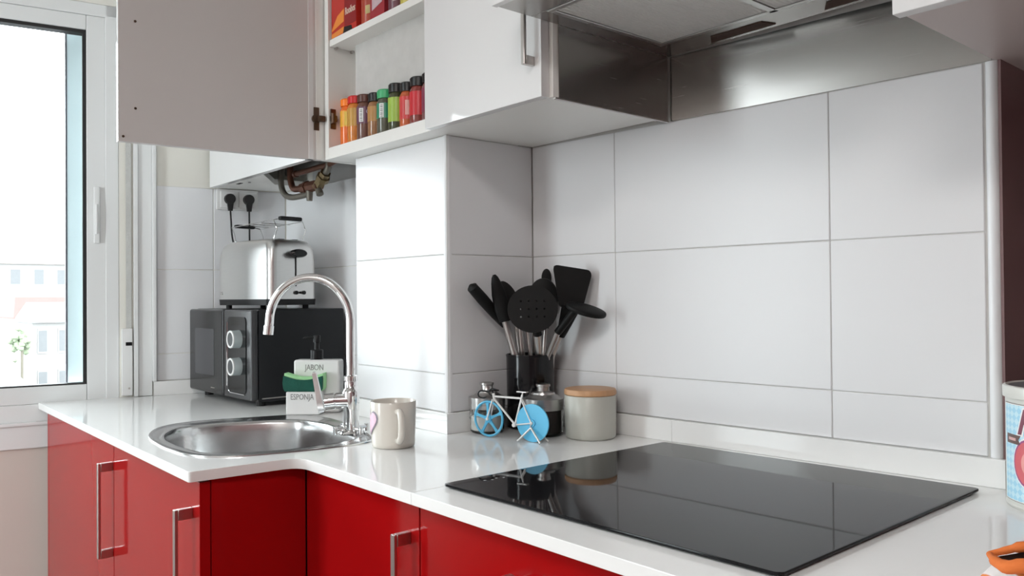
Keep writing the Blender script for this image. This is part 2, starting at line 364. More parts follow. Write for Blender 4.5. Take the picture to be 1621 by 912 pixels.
def bush(label, c, r):
    t = nb(); rnd = random.Random(3)
    for i in range(40):
        p = Vector((rnd.gauss(0, .45), rnd.gauss(0, .4), rnd.gauss(0, .5)))*r; s = r*rnd.uniform(.25, .45)
        tt = bmesh.new(); bmesh.ops.create_icosphere(tt, subdivisions=1, radius=s); add(t, tt, Matrix.Translation(p))
    e = thing('tree', label, 'tree', (c[0], c[1], c[2]-r*2)); f = part('foliage', t, mat('tree_green', (.15, .18, .12), .9, noise=.3, nscale=3), e); f.location = (0, 0, r*2)
    part('trunk', cyl(nb(), (0, 0, -3), (0, 0, r*2), .05, n=8), mat('bark', (.10, .09, .07), .9, noise=.2), e)
bush('hazy green tree left of the white house outside', (-38.8, 5.55, -1.45), .42)

# ---------------------------------------------------------------- worktops
CT = -.0178
bowl_pts = [(-.387, -.675), (-.455, -.625), (-.452, -.535), (-.415, -.44), (-.375, -.385), (-.265, -.368), (-.15, -.385), (-.082, -.402), (-.052, -.43), (-.048, -.548), (-.073, -.645), (-.12, -.692), (-.23, -.702), (-.317, -.697)]
rim_pts = [(-.412, -.701), (-.5, -.655), (-.525, -.595), (-.515, -.535), (-.487, -.45), (-.466, -.369), (-.44, -.338), (-.354, -.318), (-.211, -.335), (-.045, -.382), (-.014, -.402), (-.012, -.448), (-.024, -.558), (-.05, -.654), (-.085, -.700), (-.135, -.722), (-.241, -.727), (-.351, -.717)]
BC = Vector((-.24, -.54))
def radial(poly, k=72, sc=1.0, sm=2):
    P = [Vector(p)-BC for p in poly]; out = []
    for i in range(k):
        a = 2*PI*i/k; dv = Vector((math.cos(a), math.sin(a))); best = None
        for p, q in zip(P, P[1:]+P[:1]):
            e = q-p; den = dv.x*e.y-dv.y*e.x
            if abs(den) < 1e-9: continue
            t_ = (p.x*e.y-p.y*e.x)/den; u_ = (p.x*dv.y-p.y*dv.x)/den
            if t_ > 0 and -1e-6 <= u_ <= 1+1e-6: best = t_ if best is None else max(best, t_)
        out.append(best*sc)
    for _ in range(sm): out = [(out[i-1]+2*out[i]+out[(i+1) % k])/4 for i in range(k)]
    return [(BC.x+out[i]*math.cos(2*PI*i/k), BC.y+out[i]*math.sin(2*PI*i/k)) for i in range(k)]
lwx = lambda y: -1.1294+.18605*(y+.5)
outl = [(lwx(-.758)-.012, -.758), (.0125, -.7654), (.0235, -.578), (.3731, -.577), (.3731, wy(.3731)+T), (0, T), (-T, -.2375+T), (-.3707, -.2375+T), (-.3707, -.095+T), (-1.06, -.095+T)]
outl = roundpoly(outl, [0, .006, .035, 0, 0, 0, 0, 0, 0, 0], 6)
hole = radial(bowl_pts, 72, 1.03)
wt = thing('worktop', 'white quartz worktop around the sink, left of the seam', 'worktop', (0, 0, CT))
bm = nb(); prism(bm, outl, 0, -CT, [hole], .0012); part('slab', bm, M_top, wt)
def upst(parent, a, b, z1=UPH, th=.0113, ext=0):
    a, b = Vector(a), Vector(b); dv = (b-a).normalized(); n_ = Vector((dv.y, -dv.x)); p = [a, b+dv*ext, b+dv*ext+n_*th, a+n_*th]
    t = nb(); prism(t, [(v.x, v.y) for v in p], -CT+.0002, z1-CT, bev=.0006); part('upstand', t, M_top, parent)
upst(wt, (0, 0), (.3731, wy(.3731)))
upst(wt, (0, -.2375), (0, 0)); upst(wt, (-.3707, -.2375), (0, -.2375), ext=.0113); upst(wt, (-1.053, -.095), (-.372, -.095))
upst(wt, (lwx(-.475), -.475), (lwx(-.095), -.095))
wt2 = thing('worktop', 'white quartz worktop under the black hob, right of the seam', 'worktop', (0, 0, CT))
bm = nb(); prism(bm, [(.3737, -.577), (1.62, -.570), (1.62, .36), (.9296, .36), (.9296, wy(.93)+T), (.3737, wy(.3737)+T)], 0, -CT, bev=.0012); part('slab', bm, M_top, wt2)
upst(wt2, (.3737, wy(.3737)), (.9316, wy(.9316)))

# sink
sk = thing('sink', 'stainless steel inset sink with a rounded bowl', 'sink', (0, 0, 0))
def ring(poly, sc, z): return [(x, y, z) for x, y in radial(poly, 72, sc)]
bm = nb(); loft(bm, [ring(rim_pts, 1.0, .0003), ring(rim_pts, .998, .0022), ring(rim_pts, .982, .0032), ring(rim_pts, .97, .0014), ring(bowl_pts, 1.035, .0014), ring(bowl_pts, 1.015, .0026), ring(bowl_pts, .995, .0005),
    ring(bowl_pts, .985, -.006), ring(bowl_pts, .975, -.02), ring(bowl_pts, .95, -.11), ring(bowl_pts, .92, -.135), ring(bowl_pts, .85, -.147), ring(bowl_pts, .5, -.150), ring(bowl_pts, .15, -.152)], False, True)
part('basin', bm, M_sink, sk, ang=60)
bm = nb(); lathe(bm, [(.0, .004), (.018, .004), (.036, .003), (.042, .001), (.042, -.001)], (-.24, -.54, -.1505), 32); part('drain', bm, M_chrome, sk)
bm = nb(); tube(bm, [(-.101+.008*math.cos(a*PI/6), -.4135, -.026+.009*math.sin(a*PI/6)) for a in range(13)], .0025, 8); box(bm, (-.103, -.416, -.035), (-.099, -.412, -.017), .001); part('overflow', bm, M_chrome, sk)

# faucet
fx, fy = -.124, -.392
fc = thing('kitchen_faucet', 'chrome swan-neck faucet with side lever at the back corner of the sink', 'faucet', (fx, fy, .0015))
bm = nb(); lathe(bm, [(.0, .0), (.024, .0), (.025, .003), (.022, .007), (.016, .01), (.0155, .045), (.017, .05), (.0175, .085), (.016, .09), (.0125, .093), (.0125, .108), (.0145, .109), (.0145, .118), (.0105, .120), (.0, .120)], n=32); part('body', bm, M_chrome, fc, ang=50)
sd = Vector((-.112, -.124, 0)); sl = sd.length; sd.normalize(); rr = sl/2
pts = [(0, 0, .115), (0, 0, .16), (0, 0, .20)]+[tuple(sd*(rr-rr*math.cos(a))+Vector((0, 0, .228+rr*1.10*math.sin(a)))) for a in [PI*k/16 for k in range(17)]]+[tuple(sd*sl+Vector((0, 0, .222)))]
pts = [Vector(p) for p in pts]; pts[-1] = sd*(sl+.001)+Vector((0, 0, .220))
bm = nb(); tube(bm, pts, .0088, 20, smooth=3); part('spout', bm, M_chrome, fc)
bm = nb(); e = pts[-1]; dd = (pts[-1]-pts[-3]).normalized(); cyl(bm, e-dd*.002, e+dd*.016, .0102, n=24); part('aerator', bm, M_chrome, fc)
vr = -Vector((math.cos(yaw), math.sin(yaw), 0))+Vector((.1, -.1, 0)); vr.normalize()
bm = nb(); a = Vector((0, 0, .068)); cyl(bm, a, a+vr*.03, .0165, .0165, 28); cyl(bm, a+vr*.03, a+vr*.033, .0145, .0145, 28); cyl(bm, a+vr*.033, a+vr*.052+Vector((0, 0, -.002)), .0165, .0165, 28); part('cartridge', bm, M_chrome, fc, ang=50)
bm = nb(); p0 = a+vr*.058+Vector((0, 0, -.022)); p1 = a+vr*.073+Vector((0, 0, .058))
sd2 = Vector((vr.y, -vr.x, 0)); ax = (p1-p0).normalized(); nn = ax.cross(sd2)
loft(bm, [[p0+ax*t_*.083+sd2*w_*sx+nn*h_*sy for sx, sy in ((-1, -1), (1, -1), (1, 1), (-1, 1))] for t_, w_, h_ in ((0, .009, .004), (.06, .0125, .006), (.3, .0115, .0055), (.8, .0085, .0045), (.97, .0085, .004), (1, .006, .003))]); part('lever', bm, mat('satin_chrome', (.92, .92, .92), .28, 1, noise=.01), fc)
bm = nb(); cyl(bm, (-.034, .0, .012), (.034, .0, .012), .004, n=12); cyl(bm, (0, -.034, .012), (0, .034, .012), .004, n=12)
for q in ((-.036, 0), (.036, 0), (0, -.036), (0, .036)): cyl(bm, (q[0], q[1], .003), (q[0], q[1], .018), .0045, n=12)
part('base_cross', bm, M_chrome, fc)

# ---------------------------------------------------------------- hob
hq = [(.3794, -.5255), (.9175, -.5083), (.9145, .0104), (.3845, -.0225)]
hb = thing('induction_hob', 'black glass hob set into the right worktop', 'hob', (0, 0, 0))
bm = nb(); prism(bm, roundpoly(hq, .008, 4), .0022, .0062, bev=.0012); part('glass', bm, M_glassb, hb)
bm = nb(); prism(bm, [(.386, -.518), (.911, -.501), (.908, .0035), (.391, -.016)], .0001, .0022); part('seal', bm, M_rubber, hb)
M_mark = mat('hob_marking', (.30, .30, .30), .4, noise=.02)
for k in range(5):
    bm = nb(); box(bm, (.4045+.004*(k % 2), -.470+.011*k, .00622), (.4085+.004*(k % 2), -.466+.011*k, .00630)); part('touch_mark', bm, M_mark, hb)

# ---------------------------------------------------------------- base cabinets
def u_handle(parent, p0, p1, out, w=.010, bar=.006, proj=.030, foot=.018):
    """flat bar from p0 to p1 standing off by proj in direction out, with a block foot at either end"""
    p0, p1, out = Vector(p0), Vector(p1), Vector(out); ax_ = (p1-p0).normalized(); L_ = (p1-p0).length; s_ = ax_.cross(out)
    bm = nb(); M_ = basis(p0, ax_, s_); sg = 1 if M_.to_3x3().col[2].dot(out) > 0 else -1
    def bx(x0, x1, y0, y1, z0, z1): box(bm, (x0, y0, min(z0*sg, z1*sg)), (x1, y1, max(z0*sg, z1*sg)), .0008, 1, M=M_)
    bx(0, L_, -w/2, w/2, proj-bar, proj); bx(0, foot, -w/2, w/2, 0, proj-bar); bx(L_-foot, L_, -w/2, w/2, 0, proj-bar)
    return part('handle', bm, M_nickel, parent)
zt_, zb_ = CT-.004, -.80
YS = -.7455; YH = -.557
sc = thing('sink_cabinet', 'red gloss base cabinet under the sink, standing out further than its neighbours', 'cabinet', (0, 0, FL))
def Lz(z): return z-FL
part('carcass', B((-1.100, YS+.02, Lz(-.83)), (-.013, -.38, Lz(-.22))), M_red, sc)
part('side_panel', B((-.012, YS+.0195, Lz(-.83)), (.006, YH-.001, Lz(CT-.0005)), .0006), M_red, sc)
part('filler', B((-1.135, YS, Lz(-.83)), (-1.121, YS+.018, Lz(zt_)), .001), M_red, sc)
dA = part('door', B((-1.119, YS, Lz(zb_)), (-.497, YS+.018, Lz(zt_)), .0012), M_red, sc)
dB = part('door', B((-.494, YS, Lz(zb_)), (.006, YS+.018, Lz(zt_)), .0012), M_red, sc)
u_handle(dA, (-.505, YS, Lz(-.063)), (-.505, YS, Lz(-.262)), (0, -1, 0))
u_handle(dB, (-.030, YS, Lz(-.068)), (-.030, YS, Lz(-.262)), (0, -1, 0))
part('plinth', B((-1.15, YS+.06, 0), (-.001, YS+.075, Lz(-.83))), M_dark, sc)
hc = thing('corner_cabinet', 'red gloss base cabinet with one door between the sink return and the hob', 'cabinet', (0, 0, FL))
part('carcass', B((.008, YH+.02, Lz(-.83)), (.3635, -.05, Lz(CT-.0005))), M_red, hc)
dC = part('door', B((.0085, YH, Lz(zb_)), (.3635, YH+.018, Lz(zt_)), .0012), M_red, hc)
u_handle(dC, (.338, YH, Lz(-.066)), (.338, YH, Lz(-.262)), (0, -1, 0))
part('plinth', B((.008, YH+.06, 0), (.3635, YH+.075, Lz(-.83))), M_dark, hc)
oc = thing('drawer_cabinet', 'red gloss drawer cabinet under the black hob', 'cabinet', (0, 0, FL))
part('carcass', B((.3665, YH+.02, Lz(-.83)), (.964, 0, Lz(CT-.0005))), M_red, oc)
for z1_, z0_ in ((zt_, -.27), (-.273, -.53), (-.533, zb_)):
    dw = part('drawer', B((.3665, YH, Lz(z0_)), (.964, YH+.018, Lz(z1_)), .0012), M_red, oc)
    u_handle(dw, (.566, YH, Lz(z1_-.054)), (.766, YH, Lz(z1_-.054)), (0, -1, 0), w=.010)
part('plinth', B((.3665, YH+.06, 0), (.964, YH+.075, Lz(-.83))), M_dark, oc)
rc = thing('end_cabinet', 'red gloss base cabinet at the right end of the worktop', 'cabinet', (0, 0, FL))
part('carcass', B((.967, YH+.02, Lz(-.83)), (1.6, .35, Lz(CT-.0005))), M_red, rc)
part('door', B((.967, YH, Lz(zb_)), (1.6, YH+.018, Lz(zt_)), .0012), M_red, rc)

# ---------------------------------------------------------------- wall cabinets
ZU = ZT+.0008; YF = -.2837; TOP = 1.32
oc2 = thing('spice_cabinet', 'white wall cabinet with its left door open on rows of spices', 'cabinet', (0, 0, ZU))
h_ = TOP-ZU
part('side_panel', B((-.4335, YF, 0), (-.4155, -.13, h_), .0006), M_lam, oc2)
part('base_panel', B((-.4154, YF, 0), (.3505, -.0405, .0270), .0006), M_lam, oc2)
part('base_panel', B((.0010, -.0404, 0), (.3505, -.0010, .0120), .0006), M_lam, oc2)
part('back_panel', B((-.4154, -.2285+.025, .0271), (.0330, -.2285+.033, h_), 0), M_lam, oc2)
part('divider', B((.0335, YF+.001, .0271), (.0505, -.045, h_), 0), M_lam, oc2)
part('side_panel', B((.3506, YF, 0), (.3675, .004, h_), .0006), M_lam, oc2)
part('top_panel', B((-.4335, YF, h_+.0002), (.3675, -.02, h_+.018), 0), M_lam, oc2)
sz = .8865-ZU
part('shelf', B((-.4150, YF+.004, sz), (.0330, -.2285+.0248, sz+.016), .0006), M_lam, oc2)
bm = nb()
for q in ((-.410, -.265), (-.410, -.222)): cyl(bm, (q[0]-.005, q[1], sz-.003), (q[0]+.005, q[1], sz-.003), .003, n=10)
part('shelf_pin', bm, M_nickel, oc2)
dcl = part('door', B((.0175, YF-.019, -.0005), (.3590, YF-.0008, h_), .0012), M_gloss, oc2); dcl['label'] = 'closed white gloss door beside the hood'
u_handle(dcl, (.3390, YF-.019, .0535), (.3390, YF-.019, .262), (0, -1, 0), w=.0085, proj=.024, foot=.016)
# open door, swung out 95 degrees
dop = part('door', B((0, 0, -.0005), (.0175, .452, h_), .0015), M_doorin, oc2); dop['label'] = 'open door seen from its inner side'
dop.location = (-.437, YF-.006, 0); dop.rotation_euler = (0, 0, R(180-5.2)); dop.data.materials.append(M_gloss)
bmd = bmesh.new(); bmd.from_mesh(dop.data)
# after the turn local -x faces the opening (+x world)
for f in bmd.faces:
    if f.normal.x > .5 or f.normal.y > .5: f.material_index = 1
bmd.to_mesh(dop.data); bmd.free()
for q, zz in ((.418, .258), (.418, .072), (.442, .010), (.418, .445)):
    part('screw_hole', cyl(nb(), (.0002, q, zz), (-.0008, q, zz), .0028, n=10), M_bronze, dop)
def hinge(z):
    t = nb(); box(t, (-.003, .008, z-.028), (-.0003, .022, z+.028), .001); cyl(t, (-.0005, .016, z), (-.006, .016, z), .011, n=16); box(t, (-.014, -.004, z-.007), (-.003, .014, z+.007), .002)
    g = part('hinge', t, M_bronze, dop)
    t = nb(); zz = z; box(t, (-.4152, YF+.002, zz-.008), (-.404, YF+.019, zz+.008), .003); box(t, (-.4153, YF+.004, zz-.024), (-.4115, YF+.018, zz+.024), .001); cyl(t, (-.408, YF+.008, zz-.012), (-.408, YF+.008, zz+.012), .006, n=12)
    part('hinge_arm', t, M_bronze, oc2)
hinge(.098); hinge(.60)

# boiler cabinet, in the corner
bc_ = thing('boiler_cabinet', 'white wall cabinet open underneath, pipes showing, behind the open door', 'cabinet', (0, 0, ZU))
YB = -.3060
part('door', B((-1.0835, YB-.018, -.0005), (-.4390, YB, h_), .0012), M_gloss, bc_)
part('side_panel', B((-.4520, YB+.001, 0), (-.4370, -.0985, h_)), M_lam, bc_)
bm = nb(); prism(bm, [(-1.080, YB+.001), (-.74, YB+.001), (-.905, -.20), (-.905, -.105), (-1.045, -.105)], 0, .016); part('base_panel', bm, M_lam, bc_)
part('top_panel', B((-1.08, YB+.001, h_), (-.437, -.0965, h_+.016)), M_lam, bc_)
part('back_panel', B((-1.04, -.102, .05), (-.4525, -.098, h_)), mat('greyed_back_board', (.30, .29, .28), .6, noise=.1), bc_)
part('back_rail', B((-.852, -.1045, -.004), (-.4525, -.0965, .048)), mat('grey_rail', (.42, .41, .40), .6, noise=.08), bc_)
bm = nb(); box(bm, (-.96, -.292, -.0012), (-.93, -.284, .0002)); cyl(bm, (-.905, -.275, -.0012), (-.905, -.275, .0002), .004, n=10); part('vent_slot', bm, M_dark, bc_)
wp = thing('water_pipes', 'tarnished copper and grey pipes hanging from the boiler cabinet', 'pipes', (-.68, -.2, ZT-.02))
def pp(px, pz, y=-.2): return Vector((px+.68, y+.2, pz-ZT+.02))
part('gas_pipe', tube(nb(), [pp(-.766, .628), pp(-.68, .629), pp(-.57, .630), pp(-.50, .640)], .0075, 12), M_copper, wp)
part('gas_pipe_cap', cyl(nb(), pp(-.772, .628), pp(-.760, .628), .0095, n=16), M_copper, wp)
part('copper_pipe', tube(nb(), [pp(-.800, .70), pp(-.800, .64), pp(-.798, .615), pp(-.785, .592), pp(-.76, .585), pp(-.70, .585)], .009, 12, smooth=4), M_copper, wp)
part('grey_hose', tube(nb(), [pp(-.862, .70), pp(-.862, .64), pp(-.856, .60), pp(-.83, .575), pp(-.79, .565), pp(-.74, .563), pp(-.68, .565)], .0085, 12, smooth=4), M_pipe, wp)
bm = nb(); cyl(bm, pp(-.725, .583), pp(-.625, .583), .015, n=8); cyl(bm, pp(-.70, .583), pp(-.69, .583), .018, n=8); part('valve', bm, M_copper, wp)
part('valve_stub', cyl(nb(), pp(-.683, .580), pp(-.683, .545), .011, .008, n=10), M_pipe, wp); part('valve_stub', cyl(nb(), pp(-.632, .575), pp(-.622, .556), .009, .010, n=10), M_pipe, wp)
bm = nb(); cyl(bm, pp(-.640, .578), pp(-.590, .610), .015, n=6); cyl(bm, pp(-.612, .594), pp(-.600, .602), .018, n=8); part('brass_nut', bm, M_brass, wp)
part('riser', tube(nb(), [pp(-.598, .605), pp(-.58, .618), pp(-.572, .64), pp(-.572, .72)], .0085, 12, smooth=4), M_pipe, wp)

# right-hand wall cabinet
rw = thing('end_wall_cabinet', 'white wall cabinet right of the range hood', 'cabinet', (0, 0, ZU))
part('carcass', B((.9215, -.232, 0), (1.55, .358, h_), .0006), mat('reflection_rose_laminate', (.60, .52, .50), .35, noise=.01), rw)  # red reflection on the white underside tinted into the laminate colour
part('door', B((.9180, -.2520, -.0040), (1.2400, -.2325, h_), .0012), M_gloss, rw)
part('door', B((1.2430, -.2520, -.0040), (1.55, -.2325, h_), .0012), M_gloss, rw)

# ---------------------------------------------------------------- range hood
HX0, HX1, HZ = .3700, .9165, .737
hd = thing('range_hood', 'stainless steel range hood with mesh filters over the hob', 'hood', (0, 0, HZ))
HY0, HY1 = -.405, .022
bm = nb()
def ringbox(x0, x1, y0, y1, X0, X1, Y0, Y1, z0, z1):
    for lo, hi in (((X0, Y0, z0), (X1, y0, z1)), ((X0, y1, z0), (X1, Y1, z1)), ((X0, y0, z0), (x0, y1, z1)), ((x1, y0, z0), (X1, y1, z1))): box(bm, lo, hi, .0008, 1)
ringbox(.405, .885, -.335, -.045, HX0, HX1, HY0, HY1, 0, .004); part('underside', bm, M_steelh, hd)
bm = nb(); box(bm, (HX0, HY0+.002, .0045), (HX1, HY0+.012, .055), .001); box(bm, (HX0, HY0+.012, .0045), (HX0+.008, HY1, .055), .001); box(bm, (HX1-.008, HY0+.012, .0045), (HX1, HY1, .055), .001); part('body', bm, M_steelh, hd)
part('front_panel', B((HX0-.002, HY0-.012, -.001), (HX1, HY0-.0005, .055), .001), M_gloss, hd)
part('top_cover', B((HX0+.001, HY0+.001, .0551), (HX1-.001, HY1, .0601)), M_steelh, hd)
part('motor_box', B((.56, -.26, .061), (.74, .02, .55), .002), M_steelh, hd)
bm = nb(); ringbox(.417, .873, -.324, -.056, .406, .884, -.334, -.046, -.0015, .010); box(bm, (.633, -.334, -.0015), (.645, -.046, .010)); part('filter_frame', bm, M_steel, hd)
for x0, x1 in ((.418, .632), (.646, .872)):
    bm = nb(); box(bm, (x0, -.323, .0), (x1, -.057, .006), .001); fl = part('filter', bm, M_filter, hd)
    bm = nb(); box(bm, ((x0+x1)/2-.02, -.318, -.003), ((x0+x1)/2+.02, -.306, .0005), .0015); part('filter_latch', bm, M_nickel, fl)
M_lens = mat('brown_lamp_lens', (.075, .045, .035), .6, spec=.2, noise=.1)
for x0, x1 in ((.478, .598), (.695, .800)):
    bm = nb(); prism(bm, [(x0, .008), (x1+.01, .008), (x1-.0, -.020), (x0+.018, -.020)], -.0015, .001); part('lamp_lens', bm, M_lens, hd)
# steel linings
sp = thing('steel_splashback', 'brushed steel sheet on the wall just under the hood', 'splashback', (0, 0, ZT))
bm = nb(); prism(bm, [(.3705, wy(.3705)-.0005), (.9185, wy(.9185)-.0005), (.9185, wy(.9185)+T-.0005), (.3705, wy(.3705)+T-.0005)], .0006, HZ-ZT-.001+.0005); part('sheet', bm, M_steelh, sp)
part('side_sheet', B((.3682, YF+.012, -.001), (.3698, .018, HZ-ZT-.0005)), M_steelh, sp)
part('side_lip', B((.3660, YF+.001, -.0032), (.3720, .018, -.0002), .0006), M_nickel, sp)

# ---------------------------------------------------------------- microwave
MR = R(.8)
mw = thing('microwave', 'black microwave oven with two pale dials in the corner of the worktop', 'microwave', (-.655, -.370, 0), MR)
# local: front right bottom corner at origin, -x to the left, +y to the back
W_, D_, H0, H1 = .426, .258, .012, .2515
bm = nb(); prism(bm, [(-W_, .012), (0, .012), (0, D_), (-W_+.05, D_), (-W_, .11)], H0, H1, bev=.004); part('body', bm, M_blackm, mw)
bm = nb(); box(bm, (-W_-.002, -.010, H0+.004), (-.180, .0115, H1-.001), .007, 3); mdoor = part('door', bm, mat('smoked_black_door', (.02, .02, .021), .18, noise=.05), mw)
bm = nb(); box(bm, (-W_+.045, -.0106, H0+.055), (-.240, -.0095, H1-.055), 0); part('door_window', bm, mat('door_mesh_window', (.06, .06, .065), .25, noise=.1), mdoor)
bm = nb(); box(bm, (-.262, -.0112, H0+.020), (-.236, -.0098, H0+.0225)); part('badge', bm, M_nickel, mdoor)
bm = nb(); box(bm, (-.178, -.008, H0+.004), (0, .0115, H1-.001), .006, 3); part('control_panel', bm, mat('graphite_panel', (.045, .045, .048), .22, noise=.05), mw)
bm = nb(); t_ = roundpoly([(-.146, H0+.020), (-.030, H0+.020), (-.030, H1-.020), (-.146, H1-.020)], .016, 5)
prism(bm, t_, 0, .002); bmesh.ops.transform(bm, matrix=basis((0, -.0082, 0), (1, 0, 0), (0, 0, 1)), verts=bm.verts); part('dial_plate', bm, M_blackg, mw)
bm = nb(); tube(bm, [(-.150, -.0095, H0+.035), (-.150, -.0095, H1-.035)], .0024, 8); tube(bm, [(-.146, -.0095, H0+.026), (-.13, -.0095, H0+.018), (-.04, -.0095, H0+.018)], .0014, 8); part('chrome_trim', bm, M_chrome, mw)
for zc in (.0905+.012, .162+.012):
    bm = nb(); cyl(bm, (-.072, -.010, zc), (-.072, -.032, zc), .0235, .0225, 32); 
    k_ = part('dial', bm, mat('pale_dial', (.55, .62, .63), .3, .3, noise=.02), mw)
    bm = nb(); tube(bm, [(-.072+.0205*math.cos(a), -.0325, zc+.0205*math.sin(a)) for a in [2*PI*i/28 for i in range(29)]], .0028, 8); part('dial_ring', bm, M_white, k_)
    part('dial_face', cyl(nb(), (-.072, -.0322, zc), (-.072, -.0330, zc), .0180, n=28), M_black, k_)
for q in ((-.38, .03), (-.03, .03), (-.34, .22), (-.03, .22)): part('foot', cyl(nb(), (q[0], q[1], 0), (q[0], q[1], H0+.001), .012, n=14), M_rubber, mw)
bm = nb(); box(bm, (.0002, .02, H0+.008), (.0022, .25, H0+.011)); part('side_seam', bm, M_nickel, mw)

# ---------------------------------------------------------------- toaster
tz = .2517
to = thing('toaster', 'brushed steel toaster standing on top of the microwave', 'toaster', (-.6687, -.320, tz), R(8))
TW, TD = .272, .148
def rrect(x0, x1, y0, y1, r, z, n=5): return [(p[0], p[1], z) for p in roundpoly([(x0, y0), (x1, y0), (x1, y1), (x0, y1)], r, n)]
bm = nb(); loft(bm, [rrect(-TW, 0, 0, TD, .022, .010), rrect(-TW-.001, .001, -.001, TD+.001, .022, .026)]); 
part('base', bm, M_black, to)
def shell(x0, x1, y0, y1): 
    prof = [(.026, 0, .02), (.125, 0, .02), (.158, .003, .022), (.175, .010, .026), (.184, .020, .03), (.187, .032, .034)]
    return [rrect(x0+i*.9, x1-i*.9, y0+i*.6, y1-i*.6, r, z) for z, i, r in prof]
bm = nb(); loft(bm, shell(-TW+.001, -.001, .001, TD-.001)); part('shell', bm, mat('toaster_steel', (.68, .67, .66), .3, 1, noise=.06, nscale=12, stretch=(2, 2, 60), rvar=.05), to, ang=50)
bm = nb(); box(bm, (-TW+.03, .045, .1868), (-.03, .062, .1882)); box(bm, (-TW+.03, .088, .1868), (-.03, .105, .1882)); part('bread_slot', bm, M_black, to)
bm = nb(); box(bm, (-.0015, .0765, .060), (.0010, .0795, .152)); part('lever_track', bm, M_black, to)
bm = nb(); loft(bm, [[(.001+t_*.022, .078+a*math.cos(q)*s_, .148+.0115*math.sin(q)*s_) for q in [2*PI*i/20 for i in range(20)]] for t_, s_, a in ((0, .6, .024), (.3, 1, .024), (.8, 1, .024), (1, .8, .024))]); part('lever', bm, M_blackg, to)
for q in (.080, .092, .104): part('button', cyl(nb(), (.0, q-.002, .043), (.004, q-.002, .043), .0052 if q != .092 else .003, n=16), M_black, to)
for q in ((-TW+.03, .02), (-.03, .02), (-TW+.03, TD-.02), (-.03, TD-.02)): part('foot', cyl(nb(), (q[0], q[1], 0), (q[0], q[1], .011), .008, n=12), M_rubber, to)
bm = nb(); box(bm, (-TW+.018, -.0006, .040), (-TW+.030, .0012, .0425)); box(bm, (-TW+.018, -.0006, .045), (-TW+.028, .0012, .047)); part('badge', bm, M_nickel, to)
rk = thing('bun_rack', 'wire bun warming rack with black grips on top of the toaster', 'rack', (-.6687, -.320, tz+.188), R(8))
bm = nb()
for yy in (.03, .12):
    tube(bm, [(-TW+.05, yy, 0), (-TW+.045, yy, .018), (-TW+.03, yy, .042), (-.16, yy, .045), (-.03, yy, .050), (-.015, yy, .025), (-.03, yy, .0)], .0013, 6)
tube(bm, [(-TW+.03, .03, .042), (-TW+.022, .05, .047), (-TW+.022, .10, .047), (-TW+.03, .12, .042)], .0013, 6)
tube(bm, [(-.03, .03, .050), (-.02, .05, .055), (-.02, .10, .055), (-.03, .12, .050)], .0013, 6)
for xx in (-.20, -.14, -.09): tube(bm, [(xx, .03, .045), (xx, .12, .045)], .001, 6)
part('wire', bm, M_chrome, rk)
bm = nb(); box(bm, (-TW+.012, .045, .042), (-TW+.030, .105, .052), .004, 3); part('grip', bm, M_black, rk)
bm = nb(); box(bm, (-.027, .040, .049), (-.011, .108, .060), .004, 3); part('grip', bm, M_black, rk)

# ---------------------------------------------------------------- sockets, plugs, cords
so = thing('double_socket', 'white double wall socket above the toaster', 'socket', lw(.2025, 0, .550), -AW)
bm = nb(); box(bm, (.0002, 0, 0), (.010, .1225, .0625), .002); part('frame', bm, M_white, so)
for q in (.0365, .092): 
    bm = nb(); box(bm, (.010, q-.026, .006), (.0145, q+.026, .0565), .002); part('cover_plate', bm, M_white, so)
def plug(q, label, pts):
    p = thing('power_plug', label, 'plug', lw(.2025+q, .0146, .582), -AW, 'black plugs in the double socket')
    bm = nb(); cyl(bm, (0, 0, 0), (.016, 0, 0), .0165, .0150, 28); bm2 = bm; loft(bm2, [[(x_, y_*w_, z_) for x_, y_ in ((.003, -1), (.015, -1), (.015, 1), (.003, 1))] for z_, w_ in ((-.012, .009), (-.036, .006))]); part('plug_body', bm, M_rubber, p)
    part('cord', tube(nb(), [(.009, 0, -.034)]+pts, .0026, 10, smooth=6), M_rubber, p)
plug(.0365, 'left black plug, its cord running down behind the toaster side', [(.010, .002, -.07), (.011, .004, -.11), (.018, .010, -.15), (.024, .018, -.20), (.020, .020, -.26), (.020, .020, -.29)])
plug(.092, 'right black plug, its cord dropping behind the toaster', [(.011, 0, -.07), (.012, 0, -.12), (.014, .0, -.18), (.014, 0, -.24), (.014, 0, -.28)])

# ---------------------------------------------------------------- soap dispenser + sponge
vd = Vector((.652, .758)); 
so_c = Vector((-.462, -.322)); ang = R(46)
sd_ = thing('soap_dispenser', 'white ceramic soap dispenser with black pump and a front sponge tray, behind the sink', 'dispenser', (so_c.x, so_c.y, 0), ang)
# local x = to the right in view, -y = towards the camera; tray in front
bm = nb(); box(bm, (-.038, .018, .0005), (.076, .060, .1290), .006, 3); part('bottle', bm, M_cer, sd_)
bm = nb(); box(bm, (-.044, -.022, .0005), (.038, .0175, .0560), .004, 3); part('sponge_tray', bm, M_cer, sd_)
bm = nb(); lathe(bm, [(.0, .1285), (.0155, .1285), (.0155, .151), (.014, .1525), (.006, .153), (.006, .170), (.0085, .171), (.0085, .186), (.007, .188), (.0, .188)], (.014, .039, 0), 24)
tube(bm, [(.014, .039, .182), (.0, .035, .1835), (-.012, .031, .182), (-.016, .030, .179)], .0035, 10, smooth=3); part('pump', bm, M_black, sd_)
M_ink = mat('grey_lettering', (.25, .25, .25), .6, noise=.05)
bm = text_bm('JABON', .030, .0003); bmesh.ops.transform(bm, matrix=basis((.014, .0177, .110), (1, 0, 0), (0, 0, 1)) @ Matrix.Diagonal((.5, .66, 1, 1)), verts=bm.verts); part('lettering', bm, M_ink, sd_)
